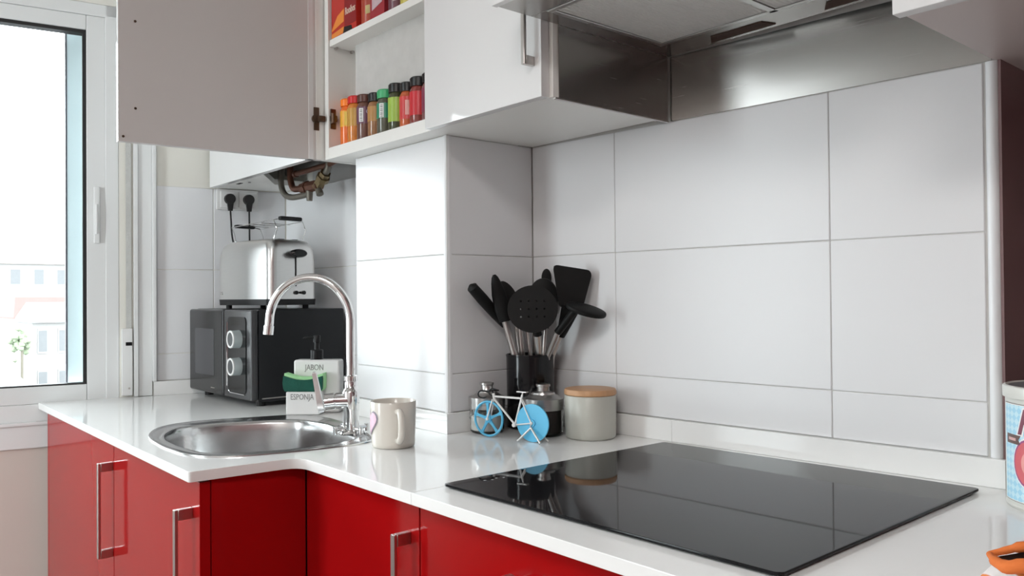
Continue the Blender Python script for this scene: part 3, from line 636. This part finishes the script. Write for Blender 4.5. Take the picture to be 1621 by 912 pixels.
bm = text_bm('ESPONJA', .026, .0003); bmesh.ops.transform(bm, matrix=basis((-.004, -.0223, .043), (1, 0, 0), (0, 0, 1)) @ Matrix.Diagonal((.55, .75, 1, 1)), verts=bm.verts); part('lettering', bm, M_ink, sd_)
spg = thing('sponge', 'dark green scouring sponge with pale green foam standing in the tray', 'sponge', (so_c.x, so_c.y, .0562), ang)
bm = nb()
def spo(y0, y1, dz):
    xs = [-.050+.094*i/12 for i in range(13)]
    top = lambda x: .043-dz-.010*math.cos((x+.003)/.047*PI*.5)**1.0 if abs(x+.003) < .047 else .043-dz
    outl_ = [(x, top(x)) for x in xs]; o2 = [(-.050, .006), (-.046, .0003), (.040, .0003), (.044, .006)]
    prof = o2+[(.045, .03)]+outl_[::-1]+[(-.052, .02)]
    t = nb(); loft(t, [[(x, y0, z) for x, z in prof], [(x, y1, z) for x, z in prof]]); return t
part('scourer', spo(-.021, -.013, .006), mat('dark_green_scourer', (.01, .085, .06), .9, noise=.3, nscale=60, bump=.8, bscale=150), spg)
part('foam', spo(-.0128, .016, 0), mat('pale_green_foam', (.42, .78, .40), .8, noise=.1, nscale=60, bump=.5, bscale=120), spg)

# ---------------------------------------------------------------- mug
mg = thing('mug', 'cream mug with a pink heart print beside the sink', 'mug', (.045, -.398, 0))
bm = nb(); lathe(bm, [(.0, .001), (.036, .0), (.0395, .002), (.0405, .01), (.0425, .06), (.0430, .084), (.0422, .0855), (.0405, .084), (.0395, .06), (.0380, .012), (.034, .006), (.0, .006)], n=48); part('body', bm, M_mug, mg, ang=70)
va = math.atan2(-1.2241+.398, 1.3504-.045)      # direction of the camera from the mug
ha = va+R(12); hx = Vector((math.cos(ha), math.sin(ha), 0))
bm = nb(); pts_ = [hx*.040+Vector((0, 0, .069)), hx*.056+Vector((0, 0, .070)), hx*.068+Vector((0, 0, .062)), hx*.071+Vector((0, 0, .045)), hx*.067+Vector((0, 0, .028)), hx*.054+Vector((0, 0, .018)), hx*.040+Vector((0, 0, .016))]
tube(bm, pts_, .0062, 14, smooth=5); part('handle', bm, M_mug, mg)
def heart(sx):
    P = []
    for i in range(28):
        a = 2*PI*i/28; P.append((.018*sx*math.sin(a)**3, .0012*sx*(13*math.cos(a)-5*math.cos(2*a)-2*math.cos(3*a)-math.cos(4*a))))
    return P
t = nb(); prism(t, heart(1.38), 0, .0003); part('heart_outline', wrap(t, .0425, va-R(74), .050), mat('grey_print', (.25, .22, .26), .4, noise=.02), mg)
t = nb(); prism(t, heart(1.15), 0, .0006); part('heart', wrap(t, .0425, va-R(74), .050), mat('pink_print', (.80, .55, .66), .35, noise=.02), mg)

# ---------------------------------------------------------------- storage jars
def glass_jar(label, x, y, r, h, fill, fillh, lidz, topz, fillname):
    j = thing('glass_jar', label, 'jar', (x, y, 0))
    bm = nb(); lathe(bm, [(.0, .0006), (r-.004, .0006), (r, .005), (r, h*.45), (r+.0012, h*.5), (r, h*.55), (r, h-.006), (r-.004, h), (r-.006, h), (r-.0025, h-.007), (r-.0025, .006), (r-.006, .004), (.0, .004)], n=40); part('glass', bm, M_jarglass, j)
    bm = nb(); lathe(bm, [(.0, .0045), (r-.0070, .0045), (r-.0032, .007), (r-.0032, fillh), (r-.008, fillh+.002), (.0, fillh+.003)], n=32); part('contents', bm, fill, j)
    bm = nb(); lathe(bm, [(.0, h+.0005), (r-.001, h+.0005), (r+.0018, h+.002-.012), (r+.0022, h+.001), (r+.0022, lidz-.002), (r-.001, lidz), (r-.006, lidz+.0005), (r-.009, lidz+.004), (r*.62, lidz+.006), (r*.58, lidz+.010), (r*.40, lidz+.011), (.0125, lidz+.013), (.0125, topz-.006), (.0145, topz-.005), (.0145, topz-.001), (.012, topz), (.0, topz)], n=40); part('lid', bm, M_steel, j, ang=50)
    return j
M_sugar = mat('white_sugar', (.78, .77, .74), .8, noise=.05, nscale=80); M_coffee = mat('dark_coffee', (.02, .012, .010), .7, noise=.4, nscale=120, bump=.6)
glass_jar('small glass jar of white sugar with a metal lid, left of the black crock', .043, -.170, .0355, .060, M_sugar, .034, .075, .103, 's')
glass_jar('glass jar of dark coffee with a stepped metal lid, in front of the black crock', .147, -.108, .0395, .062, M_coffee, .056, .076, .103, 'c')
cn = thing('canister', 'sage white ceramic canister with a beech wood lid', 'canister', (.233, -.061, 0))
bm = nb(); lathe(bm, [(.0, .0008), (.046, .0004), (.0495, .004), (.0505, .02), (.0508, .083), (.0495, .0845), (.047, .084), (.0465, .02), (.0, .012)], n=56); part('pot', bm, M_canis, cn, ang=60)
bm = nb(); lathe(bm, [(.0, .0850), (.0500, .0850), (.0516, .0868), (.0516, .0925), (.0500, .0962), (.047, .0970), (.0, .0970)], n=56); part('lid', bm, M_wood, cn)

# ---------------------------------------------------------------- utensil crock
CX, CY = .0600, -.0640
ck = thing('utensil_crock', 'tall black ribbed crock holding the cooking utensils', 'crock', (CX, CY, 0))
bm = nb(); lathe(bm, [(.0, .0006), (.047, .0), (.0505, .004), (.0505, .06), (.0515, .062), (.0505, .064), (.0515, .150), (.0525, .1545), (.0520, .1565), (.0500, .1565), (.0485, .150), (.0475, .012), (.0, .010)], n=48); part('pot', bm, M_blackg, ck, ang=60)
VR = Vector((.652, .758, 0)); VF = Vector((-.758, .652, 0))
def up_(px, row, dep=0): return VR*((px-846)/742)+Vector((0, 0, (675-row)/742))+VF*dep   # offsets from the crock base
def utensil(name, label, stem, head, stem_r=.0055, headmat=M_sil):
    u = thing(name, label, 'utensil', (CX, CY, 0), 0, 'black silicone utensils in the crock')
    part('stem', tube(nb(), stem, stem_r, 12), M_nickel, u); part('head', head, headmat, u); return u
def plate_head(center, wdir, udir, outline, th, cup=0, bev=.001):
    t = nb(); prism(t, outline, -th/2, th/2, bev=bev)
    if cup:
        bmesh.ops.subdivide_edges(t, edges=t.edges[:], cuts=2, use_grid_fill=True)
        for v in t.verts: v.co.z += cup*(v.co.x**2+v.co.y**2)
    bmesh.ops.transform(t, matrix=basis(center, wdir, udir), verts=t.verts); return t
def ell(a, b, n=28): return [(a*math.cos(2*PI*i/n), b*math.sin(2*PI*i/n)) for i in range(n)]
def mid(a, b, t): return a+(b-a)*t
# 1 handle leaning far left
a, b = up_(832, 640, .01), up_(800, 500, .02)
t = nb(); p1, p2 = up_(757, 453, -.065), up_(806, 512, -.002); tube(t, [p1+(p1-p2).normalized()*.006, p1, mid(p1, p2, .3), mid(p1, p2, .7), p2], [.004, .0115, .0125, .0115, .009], 16)
utensil('tongs_handle', 'rounded black handle leaning furthest left out of the crock', [up_(832, 655, -.010), up_(822, 560, -.004), p2], t)
# 2 narrow spatula
t = nb(); p1, p2 = up_(791, 436, -.045), up_(807, 506, -.035); axx = (p1-p2).normalized(); sx = axx.cross(VF).normalized()
loft(t, [[p2+axx*(k*(p1-p2).length)+sx*w_*math.cos(q)+VF*.006*math.sin(q) for q in [2*PI*i/16 for i in range(16)]] for k, w_ in ((-.02, .006), (.0, .0125), (.3, .0165), (.6, .015), (.85, .0105), (.97, .007), (1.03, .003))])
utensil('spatula', 'narrow black spatula with a pointed top, second from the left', [up_(830, 655, -.02), up_(822, 562, -.024), p2], t, .0075)
# 3 spoon behind
t = plate_head(up_(812, 462, .02), (VR*.8+Vector((0, 0, .55))), (Vector((0, 0, .8))-VR*.55), ell(.014, .030), .006)
utensil('spoon', 'black spoon just behind the narrow spatula', [up_(842, 655, .015), up_(822, 490, .02)], t, .0055)
# 4 skimmer
t = nb(); prism(t, ell(.0515, .0485, 40), -.002, .002, [[(x+cx_, y+cy_) for x, y in ell(.0022, .0022, 8)] for cx_ in (-.024, -.008, .008, .024) for cy_ in (-.016, 0, .016)], 0)
bmesh.ops.transform(t, matrix=basis(up_(849, 487, -.080), VR, Vector((0, 0, 1))+VF*.12), verts=t.verts); tube(t, [up_(852, 500, -.077), up_(857, 527, -.058)], .009, 12)
utensil('skimmer', 'large round black skimmer at the front of the crock', [up_(862, 655, -.02), up_(859, 562, -.032), up_(856, 524, -.056)], t, .0085)
# 5 whisk-like ladle bowl behind the skimmer
t = plate_head(up_(868, 470, .012), VR, (0, 0, 1), ell(.032, .042), .018, bev=.004)
utensil('ladle', 'black ladle hidden mostly behind the round skimmer', [up_(848, 655, .0), up_(836, 600, -.01), up_(830, 516, -.02)], t, .0065)
t = nb(); tube(t, [up_(842, 520, -.01), up_(840, 490, -.01), up_(836, 470, 0)], .010, 12)
utensil('pasta_server', 'black utensil with a slim stem behind the skimmer, centre of the crock', [up_(856, 655, .0), up_(846, 560, -.01), up_(841, 516, -.01)], t, .0042)
# 6 turner
t = plate_head(up_(911, 458, -.055), VR, (0, 0, 1), roundpoly([(-.028, -.035), (.018, -.048), (.040, .030), (.036, .040), (-.036, .052), (-.040, .046)][::-1], .006, 3), .005, bev=0)
tube(t, [up_(908, 485, -.055), up_(900, 510, -.04), up_(893, 530, -.03)], [.020, .014, .009], 14)
utensil('turner', 'broad square black turner standing highest on the right', [up_(872, 655, -.005), up_(880, 562, -.012), up_(893, 526, -.03)], t, .0065)
# 7 solid spoon seen from the side
t = plate_head(up_(928, 489, -.105), (VR*.97-Vector((0, 0, .25))), VF*.9+Vector((0, 0, .42)), ell(.042, .024), .010, bev=.004); tube(t, [up_(914, 486, -.10), up_(887, 523, -.068)], .008, 12)
utensil('serving_spoon', 'black serving spoon drooping to the right of the crock', [up_(866, 655, -.01), up_(872, 562, -.030), up_(887, 523, -.066)], t, .0065)
# 8 brush tip
t = plate_head(up_(874, 438, .036), VR, (0, 0, 1), ell(.011, .020), .010, bev=.003); tube(t, [up_(874, 450, .036), up_(872, 520, .032)], .007, 12)
utensil('basting_brush', 'slim black rounded tip between skimmer and turner', [up_(862, 655, .02), up_(868, 560, .026), up_(872, 518, .032)], t, .005)

# ---------------------------------------------------------------- bicycle pizza cutter
bk = thing('bicycle_pizza_cutter', 'small white bicycle pizza cutter with sky blue wheels in front of the jars', 'pizza cutter', (.094, -.207, 0), R(14.3))
WR = .0362; bz = .0368
def torus(bm, c, r, t_, n=40, w=1.0):
    tube(bm, [(c[0]+r*math.cos(2*PI*i/n), c[1], c[2]+r*math.sin(2*PI*i/n)) for i in range(n+1)], t_, 10)
bm = nb(); torus(bm, (0, 0, bz), WR-.0025, .0024)
for k in range(5):
    a = R(95)+2*PI*k/5; dv = Vector((math.cos(a), 0, math.sin(a))); sv = Vector((-math.sin(a), 0, math.cos(a))); c0 = Vector((0, 0, bz))
    loft(bm, [[c0+dv*rr_+sv*w_*s1+Vector((0, h_*s2, 0)) for s1, s2 in ((-1, -1), (1, -1), (1, 1), (-1, 1))] for rr_, w_, h_ in ((.003, .0045, .0015), (.012, .0026, .0014), (.026, .0024, .0014), (.0335, .0048, .0014))])
cyl(bm, (0, -.003, bz), (0, .003, bz), .007, n=20); part('front_wheel', bm, M_blue, bk)
bm = nb(); cyl(bm, (.105, -.0016, bz), (.105, .0016, bz), WR, n=56); cyl(bm, (.105, -.004, bz), (.105, .004, bz), .007, n=20); part('rear_wheel', bm, M_blue, bk)
def bt(pts, r=.0016): return tube(nb(), pts, r, 10)
bm = nb(); HT, SC, BBk, RH = (.013, 0, .082), (.080, 0, .082), (.064, 0, .030), (.105, 0, .0368)
tube(bm, [HT, SC], .0021, 10); tube(bm, [(.014, 0, .077), BBk], .0021, 10); tube(bm, [(.081, 0, .088), BBk], .0021, 10)
for s in (-1, 1):
    tube(bm, [(BBk[0], s*.002, BBk[2]), (RH[0], s*.0055, RH[2])], .0014, 8); tube(bm, [(SC[0], s*.002, SC[2]-.002), (RH[0], s*.0055, RH[2])], .0014, 8)
    tube(bm, [(.012, s*.003, .076), (0, s*.0055, bz)], .0015, 8)
cyl(bm, (.0155, 0, .073), (.0120, 0, .088), .0028, n=12); cyl(bm, (BBk[0], -.006, BBk[2]), (BBk[0], .006, BBk[2]), .004, n=14); cyl(bm, (.105, -.0065, bz), (.105, .0065, bz), .003, n=12); cyl(bm, (0, -.0065, bz), (0, .0065, bz), .003, n=12)
part('frame', bm, M_white, bk)
bm = nb(); tube(bm, [(.012, 0, .088), (.009, 0, .092)], .0018, 8); tube(bm, [(.012, -.018, .092), (.008, 0, .093), (.012, .018, .092)], .0014, 8)
for s in (-1, 1): tube(bm, [(.012, s*.017, .092), (-.004, s*.018, .094), (-.012, s*.018, .089), (-.010, s*.018, .082), (.0, s*.018, .080), (.008, s*.018, .082)], .0016, 8, smooth=4)
part('handlebar', bm, M_black, bk)
bm = nb(); tube(bm, [(.081, 0, .086), (.0825, 0, .0935)], .0014, 8); box(bm, (.070, -.0045, .0935), (.093, .0045, .0960), .001); part('saddle', bm, M_nickel, bk)
bm = nb()
for s in (-1, 1):
    tube(bm, [(.105, s*.006, bz), (.103, s*.007, .024)], .0012, 6)
    for s2 in (-1, 1): tube(bm, [(.105, s*.006, .028), (.105+s2*.026, s*.014, .0022)], .0022, 8)
part('stand', bm, mat('silver_plastic', (.55, .55, .53), .35, .3, noise=.02), bk)

# ---------------------------------------------------------------- spice jars and packs
SZ = ZU+.0271
sp_defs = [  # px-derived x, colour of cap, body glass/content, label, height, label description
 (-.3935, (.95, .22, .01), (.80, .16, .02), (.85, .42, .05), .118, 'orange capped spice jar at the left end of the row', .6),
 (-.354, (.60, .012, .012), (.62, .20, .03), (.55, .30, .06), .117, 'spice jar with a bright red cap, second from the left', .7),
 (-.310, (.10, .03, .02), (.16, .07, .05), (.15, .06, .10), .112, 'spice jar with a dark brown cap and white barcode strip', .7),
 (-.264, (.012, .012, .012), (.30, .14, .06), (.45, .23, .07), .107, 'black capped spice jar with a tan label', .8),
 (-.221, (.06, .42, .17), (.10, .10, .07), (.03, .25, .14), .106, 'spice jar with a green cap and dark green label', .45),
 (-.173, (.012, .012, .012), (.06, .07, .03), (.35, .52, .08), .110, 'black capped spice jar with a lime green label', .75),
 (-.130, (.012, .012, .012), (.55, .12, .04), (.62, .06, .06), .104, 'slim black capped spice jar with a coral red label', .75),
 (-.086, (.012, .012, .012), (.25, .05, .04), (.60, .03, .04), .106, 'wide black capped spice jar with a deep red label', .75),
 (-.042, (.012, .012, .012), (.22, .09, .09), (.22, .04, .08), .106, 'black capped spice jar with a purple label, rightmost beside the closed door', .75)]
va_s = math.atan2(-1.2241+.25, 1.35+.2)
for i, (x, cc, bc2, lc, hh, lab, lf) in enumerate(sp_defs):
    rj = .0205 if i not in (3, 6) else .0188
    if i == 0: rj = .0180
    if i == 7: rj = .0215
    j = thing('spice_jar', lab, 'jar', (x, -.2440, SZ+.0002), 0, 'spice jars on the lower shelf')
    hc_ = .020 if i in (3, 4, 5, 6, 7, 8) else .018
    bm = nb(); lathe(bm, [(.0, .0), (rj-.002, .0), (rj, .003), (rj, hh-hc_-.010), (rj-.003, hh-hc_-.003), (rj-.004, hh-hc_-.0005), (.0, hh-hc_-.0005)], n=28)
    part('bottle', bm, mat('spice_body_%d' % i, bc2, .08, noise=.25, nscale=60, coat=.6), j)
    bm = nb(); lathe(bm, [(.0, hh-hc_), (rj-.001, hh-hc_), (rj-.0005, hh-.003), (rj-.003, hh), (.0, hh)], n=28); part('cap', bm, mat('spice_cap_%d' % i, cc, .3, noise=.03), j)
    z0_, z1_ = hh*(.22 if i > 4 else .38), hh-hc_-.012
    if i in (0,): z0_ = hh*.42
    t = nb(); n_ = 20; aa = [va_s+R(-100)+R(200)*k/n_ for k in range(n_+1)]
    loft(t, [[((rj+e_)*math.cos(a_), (rj+e_)*math.sin(a_), z_) for a_ in aa] for z_, e_ in ((z0_, .0001), (z0_, .0004), (z1_, .0004), (z1_, .0001))], False, False, False); part('label', t, mat('spice_label_%d' % i, lc, .3, noise=.12, nscale=50), j)
    if i in (0, 2, 4, 6):
        t = nb(); prism(t, [(-.0055, -.016), (.0055, -.016), (.0055, .016), (-.0055, .016)], 0, .0007)
        bsm = part('barcode_strip' if i in (2, 4) else 'label_panel', wrap(t, rj, va_s-R(28 if i in (2, 4) else 5), (z0_+z1_)/2), mat('label_white' if i in (2, 4) else 'label_panel_%d' % i, (.75, .75, .74) if i in (2, 4) else ((.75, .55, .10) if i == 0 else (.8, .4, .36)), .4, noise=.05), j)
        if i in (2, 4):
            t = nb()
            for k in range(7): box(t, (-.003, -.014+k*.0042, .0007), (.003, -.0125+k*.0042+(k % 2)*.0008, .0009))
            part('bar_lines', wrap(t, rj, va_s-R(28), (z0_+z1_)/2), M_ink, bsm)
    if i == 2: t = text_bm('Ca', .014, .0003); part('lettering', wrap(t, rj+.0005, va_s+R(25), z1_-.012), mat('lilac_ink', (.6, .55, .7), .5), j)
US = .8865+.0162
tb = thing('tea_box', 'red and orange box of tea at the left end of the upper shelf', 'box', (-.412, -.276, US), 0)
part('carton', B((0, 0, 0), (.118, .060, .115), .0006), mat('tea_red', (.50, .03, .02), .35, noise=.15, nscale=9), tb)
M_or = mat('tea_orange', (.80, .26, .04), .35, noise=.2, nscale=12)
t = nb(); prism(t, [(.001, .018), (.060, .030), (.062, .060), (.030, .050), (.001, .022)], 0, .0004); bmesh.ops.transform(t, matrix=basis((0, -.0001, 0), (1, 0, 0), (0, 0, 1)), verts=t.verts); part('sunset_print', t, M_or, tb)
t = nb(); prism(t, [(.001, .002), (.060, .004), (.060, .018), (.001, .012)], 0, .0004); bmesh.ops.transform(t, matrix=basis((0, -.0001, 0), (1, 0, 0), (0, 0, 1)), verts=t.verts); part('sand_print', t, M_or, tb)
t = nb(); prism(t, [(.056, .002), (.100, .002), (.095, .013), (.062, .016)], 0, .0005); bmesh.ops.transform(t, matrix=basis((0, -.0001, 0), (1, 0, 0), (0, 0, 1)), verts=t.verts); part('dark_print', t, M_black, tb)
t = nb(); prism(t, [(.0635, .016), (.1175, .016), (.1175, .114), (.0635, .114)], 0, .0004); bmesh.ops.transform(t, matrix=basis((0, -.0001, 0), (1, 0, 0), (0, 0, 1)), verts=t.verts); part('dark_red_panel', t, mat('tea_dark_red', (.26, .012, .014), .35, noise=.1), tb)
t = text_bm('Rooibos', .024, .0003, .0003); bmesh.ops.transform(t, matrix=basis((.091, -.0008, .050), (1, 0, 0), (0, 0, 1)) @ Matrix.Diagonal((.58, 1, 1, 1)), verts=t.verts); part('lettering', t, mat('cream_ink', (.75, .6, .5), .5, noise=.02), tb)
def small_pack(name, label, x, r, h, c1, c2, box_=False):
    p = thing(name, label, 'container', (x, -.255, US), 0)
    if box_: part('carton', B((-r, -.02, 0), (r, .02, h), .0006), mat(name+'_c', c1, .35, noise=.2, nscale=25), p)
    else:
        bm = nb(); lathe(bm, [(.0, .0), (r-.001, .0), (r, .002), (r, h), (.0, h)], n=28); part('can', bm, mat(label[:10], c1, .3, noise=.25, nscale=30), p)
    t = nb(); 
    if box_: prism(t, [(-r*.7, h*.2), (r*.7, h*.3), (r*.6, h*.5), (-r*.7, h*.45)], 0, .0004); bmesh.ops.transform(t, matrix=basis((0, -.0201, 0), (1, 0, 0), (0, 0, 1)), verts=t.verts)
    else:
        prism(t, [(-r*.6, -h*.12), (r*.6, -h*.06), (r*.6, h*.10), (-r*.6, h*.06)], 0, .0004); wrap(t, r, va_s, h*.3)
    part('label', t, mat(label[:9], c2, .4, noise=.2, nscale=60), p)
small_pack('seasoning_can', 'gold and red can next to the tea box', -.262, .0230, .11, (.42, .06, .03), (.55, .45, .20))
small_pack('coffee_carton', 'dark crimson carton right of the gold can', -.205, .0300, .10, (.35, .03, .04), (.55, .42, .45), True)
small_pack('cocoa_can', 'purple brown can between the crimson carton and the yellow one', -.150, .0215, .10, (.16, .06, .08), (.6, .5, .5))
small_pack('mustard_can', 'yellow can at the right of the upper shelf', -.103, .0210, .10, (.55, .48, .10), (.7, .65, .4))

# ---------------------------------------------------------------- biscuit tin, bottle, towel
tn = thing('cake_tin', 'pale tin with a light blue diamond label at the right end of the worktop', 'tin', (1.030, .006, 0))
TR, THt = .078, .158
bm = nb(); lathe(bm, [(.0, .0006), (TR-.002, .0), (TR, .002), (TR+.0006, .004), (TR-.0005, .006), (TR-.0005, THt-.016), (TR-.002, THt-.014), (.0, THt-.014)], n=72); part('can', bm, mat('cream_tinplate', (.62, .61, .57), .3, noise=.02), tn)
bm = nb(); lathe(bm, [(TR+.0005, THt-.016), (TR+.0025, THt-.0155), (TR+.0028, THt-.003), (TR+.0018, THt-.001), (TR-.001, THt), (TR-.004, THt-.002)], n=72); lid_ = part('lid', bm, mat('cream_tinplate', (.62, .61, .57), .3, noise=.02), tn)
part('lid_top', lathe(nb(), [(.0, THt-.0015), (TR-.0042, THt-.0015)], n=48), mat('grey_tin_lid', (.20, .20, .21), .4, .3, noise=.03), lid_)
vt = math.atan2(-1.2241-.0, 1.3504-1.03)
def diamond_mat():
    mt = mat('blue_diamond_print', (.45, .70, .82), .3); nt = mt.node_tree; b = nt.nodes['Principled BSDF']
    tc = nt.nodes.new('ShaderNodeTexCoord'); mp = nt.nodes.new('ShaderNodeMapping'); ck_ = nt.nodes.new('ShaderNodeTexChecker')
    sep = nt.nodes.new('ShaderNodeSeparateXYZ'); nt.links.new(tc.outputs['Object'], sep.inputs[0])
    at = nt.nodes.new('ShaderNodeMath'); at.operation = 'ARCTAN2'; nt.links.new(sep.outputs[1], at.inputs[0]); nt.links.new(sep.outputs[0], at.inputs[1])
    mu = nt.nodes.new('ShaderNodeMath'); mu.operation = 'MULTIPLY'; mu.inputs[1].default_value = TR; nt.links.new(at.outputs[0], mu.inputs[0])
    cb = nt.nodes.new('ShaderNodeCombineXYZ'); nt.links.new(mu.outputs[0], cb.inputs[0]); nt.links.new(sep.outputs[2], cb.inputs[1])
    nt.links.new(cb.outputs[0], mp.inputs[0]); mp.inputs['Rotation'].default_value = (0, 0, R(45)); ck_.inputs['Scale'].default_value = 150
    ck_.inputs['Color1'].default_value = (.36, .63, .78, 1); ck_.inputs['Color2'].default_value = (.55, .75, .84, 1)
    nt.links.new(mp.outputs[0], ck_.inputs[0]); nt.links.new(ck_.outputs[0], b.inputs['Base Color']); return mt
def arc_patch(r, a0, a1, z0, z1, n=30):
    t = nb(); aa = [a0+(a1-a0)*k/n for k in range(n+1)]
    loft(t, [[(r*math.cos(a_), r*math.sin(a_), z_) for a_ in aa] for z_ in (z0, z1)], False, False, False); return t
part('border', arc_patch(TR+.0001, vt-R(76), vt+R(40), .010, THt-.022), mat('dark_tin_line', (.16, .12, .12), .4), tn)
part('border', arc_patch(TR+.0003, vt-R(75.2), vt+R(39), .0108, THt-.0228), mat('white_tin_line', (.75, .74, .72), .4), tn)
part('label_print', arc_patch(TR+.0005, vt-R(74), vt+R(38), .0120, THt-.0240), diamond_mat(), tn)
M_mar = mat('maroon_ink', (.20, .05, .08), .4, noise=.02)
def wr(t, da, z, nm, mt): return part(nm, wrap(t, TR+.0007, vt+R(da), z), mt, tn)
t = text_bm('P', .046, .0002, .0030, shear=.3); wr(t, -44, .112, 'lettering', mat('white_ink', (.8, .8, .8), .4))
t = text_bm('P', .046, .0006, .0006, shear=.3); wr(t, -44, .112, 'lettering', M_mar)
t = nb(); prism(t, [(-.016, -.006), (.013, -.006), (.009, 0), (.013, .006), (-.016, .006)], 0, .0004); wr(t, -57, .090, 'banner', mat('brown_banner', (.13, .08, .07), .4, noise=.03))
t = nb(); prism(t, [(-.009, -.0018), (.006, -.0018), (.006, .0018), (-.009, .0018)], 0, .0007); wr(t, -58, .090, 'banner_print', mat('rose_ink', (.65, .4, .38), .4))
for rr_, mt_, e_ in ((.0335, mat('white_ink', (.8, .8, .8), .4), .0002), (.0315, mat('purple_ink', (.30, .08, .22), .4), .0004), (.0290, mat('pink_icing', (.62, .13, .15), .35, noise=.15, nscale=60), .0006), (.0160, mat('light_icing', (.75, .32, .30), .35, noise=.1, nscale=60), .0008)):
    t = nb(); prism(t, [(x, y) for x, y in ell(rr_*.85, rr_, 24)], 0, e_); wr(t, -37, .062, 'cake_print', mt_)
bt_ = thing('glass_bottle', 'pale green ribbed glass bottle behind the cake tin', 'bottle', (1.165, .18, 0))
bm = nb(); lathe(bm, [(.0, 0), (.036, 0), (.038, .004), (.038, .15), (.036, .158), (.038, .162), (.038, .172), (.036, .176), (.038, .180), (.038, .190), (.034, .196), (.030, .198), (.030, .21), (.0, .21)], n=36); part('glass', bm, mat('pale_green_glass', (.50, .62, .55), .1, trans=.5, noise=.03), bt_)
bm = nb(); lathe(bm, [(.0, .2102), (.032, .2102), (.032, .222), (.0, .222)], n=30); part('cap', bm, M_steel, bt_)
def stripes():
    mt = mat('striped_cloth', (.75, .7, .68), .9, bump=.4, bscale=200); nt = mt.node_tree; b = nt.nodes['Principled BSDF']
    tc = nt.nodes.new('ShaderNodeTexCoord'); wv = nt.nodes.new('ShaderNodeTexWave'); wv.inputs['Scale'].default_value = 17; wv.inputs['Distortion'].default_value = 1.0; wv.bands_direction = 'DIAGONAL'
    rp = nt.nodes.new('ShaderNodeValToRGB'); e = rp.color_ramp.elements; e[0].position = .25; e[0].color = (.74, .22, .05, 1); e[1].position = .45; e[1].color = (.78, .72, .70, 1)
    x = rp.color_ramp.elements.new(.30); x.color = (.70, .32, .26, 1)
    nt.links.new(tc.outputs['Object'], wv.inputs[0]); nt.links.new(wv.outputs[0], rp.inputs[0]); nt.links.new(rp.outputs[0], b.inputs['Base Color']); return mt
tw = thing('kitchen_towel', 'crumpled white and orange striped cloth at the right end of the worktop', 'towel', (1.150, -.365, 0))
bm = nb(); n_ = 26; G = []
for i in range(n_+1):
    row = []
    for j in range(n_+1):
        x, y = -.105+.21*i/n_, -.10+.20*j/n_; q = (x/.105)**2+(y/.10)**2
        z = .0012+max(0, 1-q**2.2)*(.040+.004*math.sin(x*70+y*30)+.003*math.sin(y*110-x*40)); sc_ = 1 if q < 1 else 1/math.sqrt(q)
        row.append(bm.verts.new((x*sc_, y*sc_, z)))
    G.append(row)
for i in range(n_):
    for j in range(n_): bm.faces.new((G[i][j], G[i+1][j], G[i+1][j+1], G[i][j+1]))
bmesh.ops.remove_doubles(bm, verts=bm.verts, dist=1e-6)
part('cloth', bm, stripes(), tw, ang=80)
M_orc = mat('orange_hem', (.62, .15, .03), .85, noise=.1, nscale=40, bump=.4, bscale=200)
part('hem', tube(nb(), [(-.081, -.042, .039), (-.070, -.038, .044), (-.055, -.0345, .050), (-.03, -.028, .052), (.01, -.018, .052)], [.003, .0035, .005, .0055, .0055], 10, smooth=4), M_orc, tw)
part('hem', tube(nb(), [(-.081, -.042, .039), (-.070, -.062, .040), (-.056, -.074, .0405), (-.042, -.0735, .045), (-.01, -.068, .049), (.02, -.06, .050)], [.003, .005, .006, .0065, .0065, .006], 10, smooth=4), M_orc, tw)
bm = nb(); loft(bm, [[(-.074, -.044, .039), (-.055, -.037, .046), (-.02, -.028, .050), (.01, -.02, .050)], [(-.068, -.056, .040), (-.052, -.068, .041), (-.02, -.066, .046), (.01, -.06, .048)]], False, False, False); bmesh.ops.solidify(bm, geom=bm.faces[:], thickness=.002); part('dark_lining', bm, M_sil, tw)

# ---------------------------------------------------------------- lift everything to its height above the floor
for o in bpy.data.objects:
    if o.parent is None and o.type not in ('CAMERA', 'LIGHT'): o.location.z += Z0
bpy.data.objects.remove(WL)
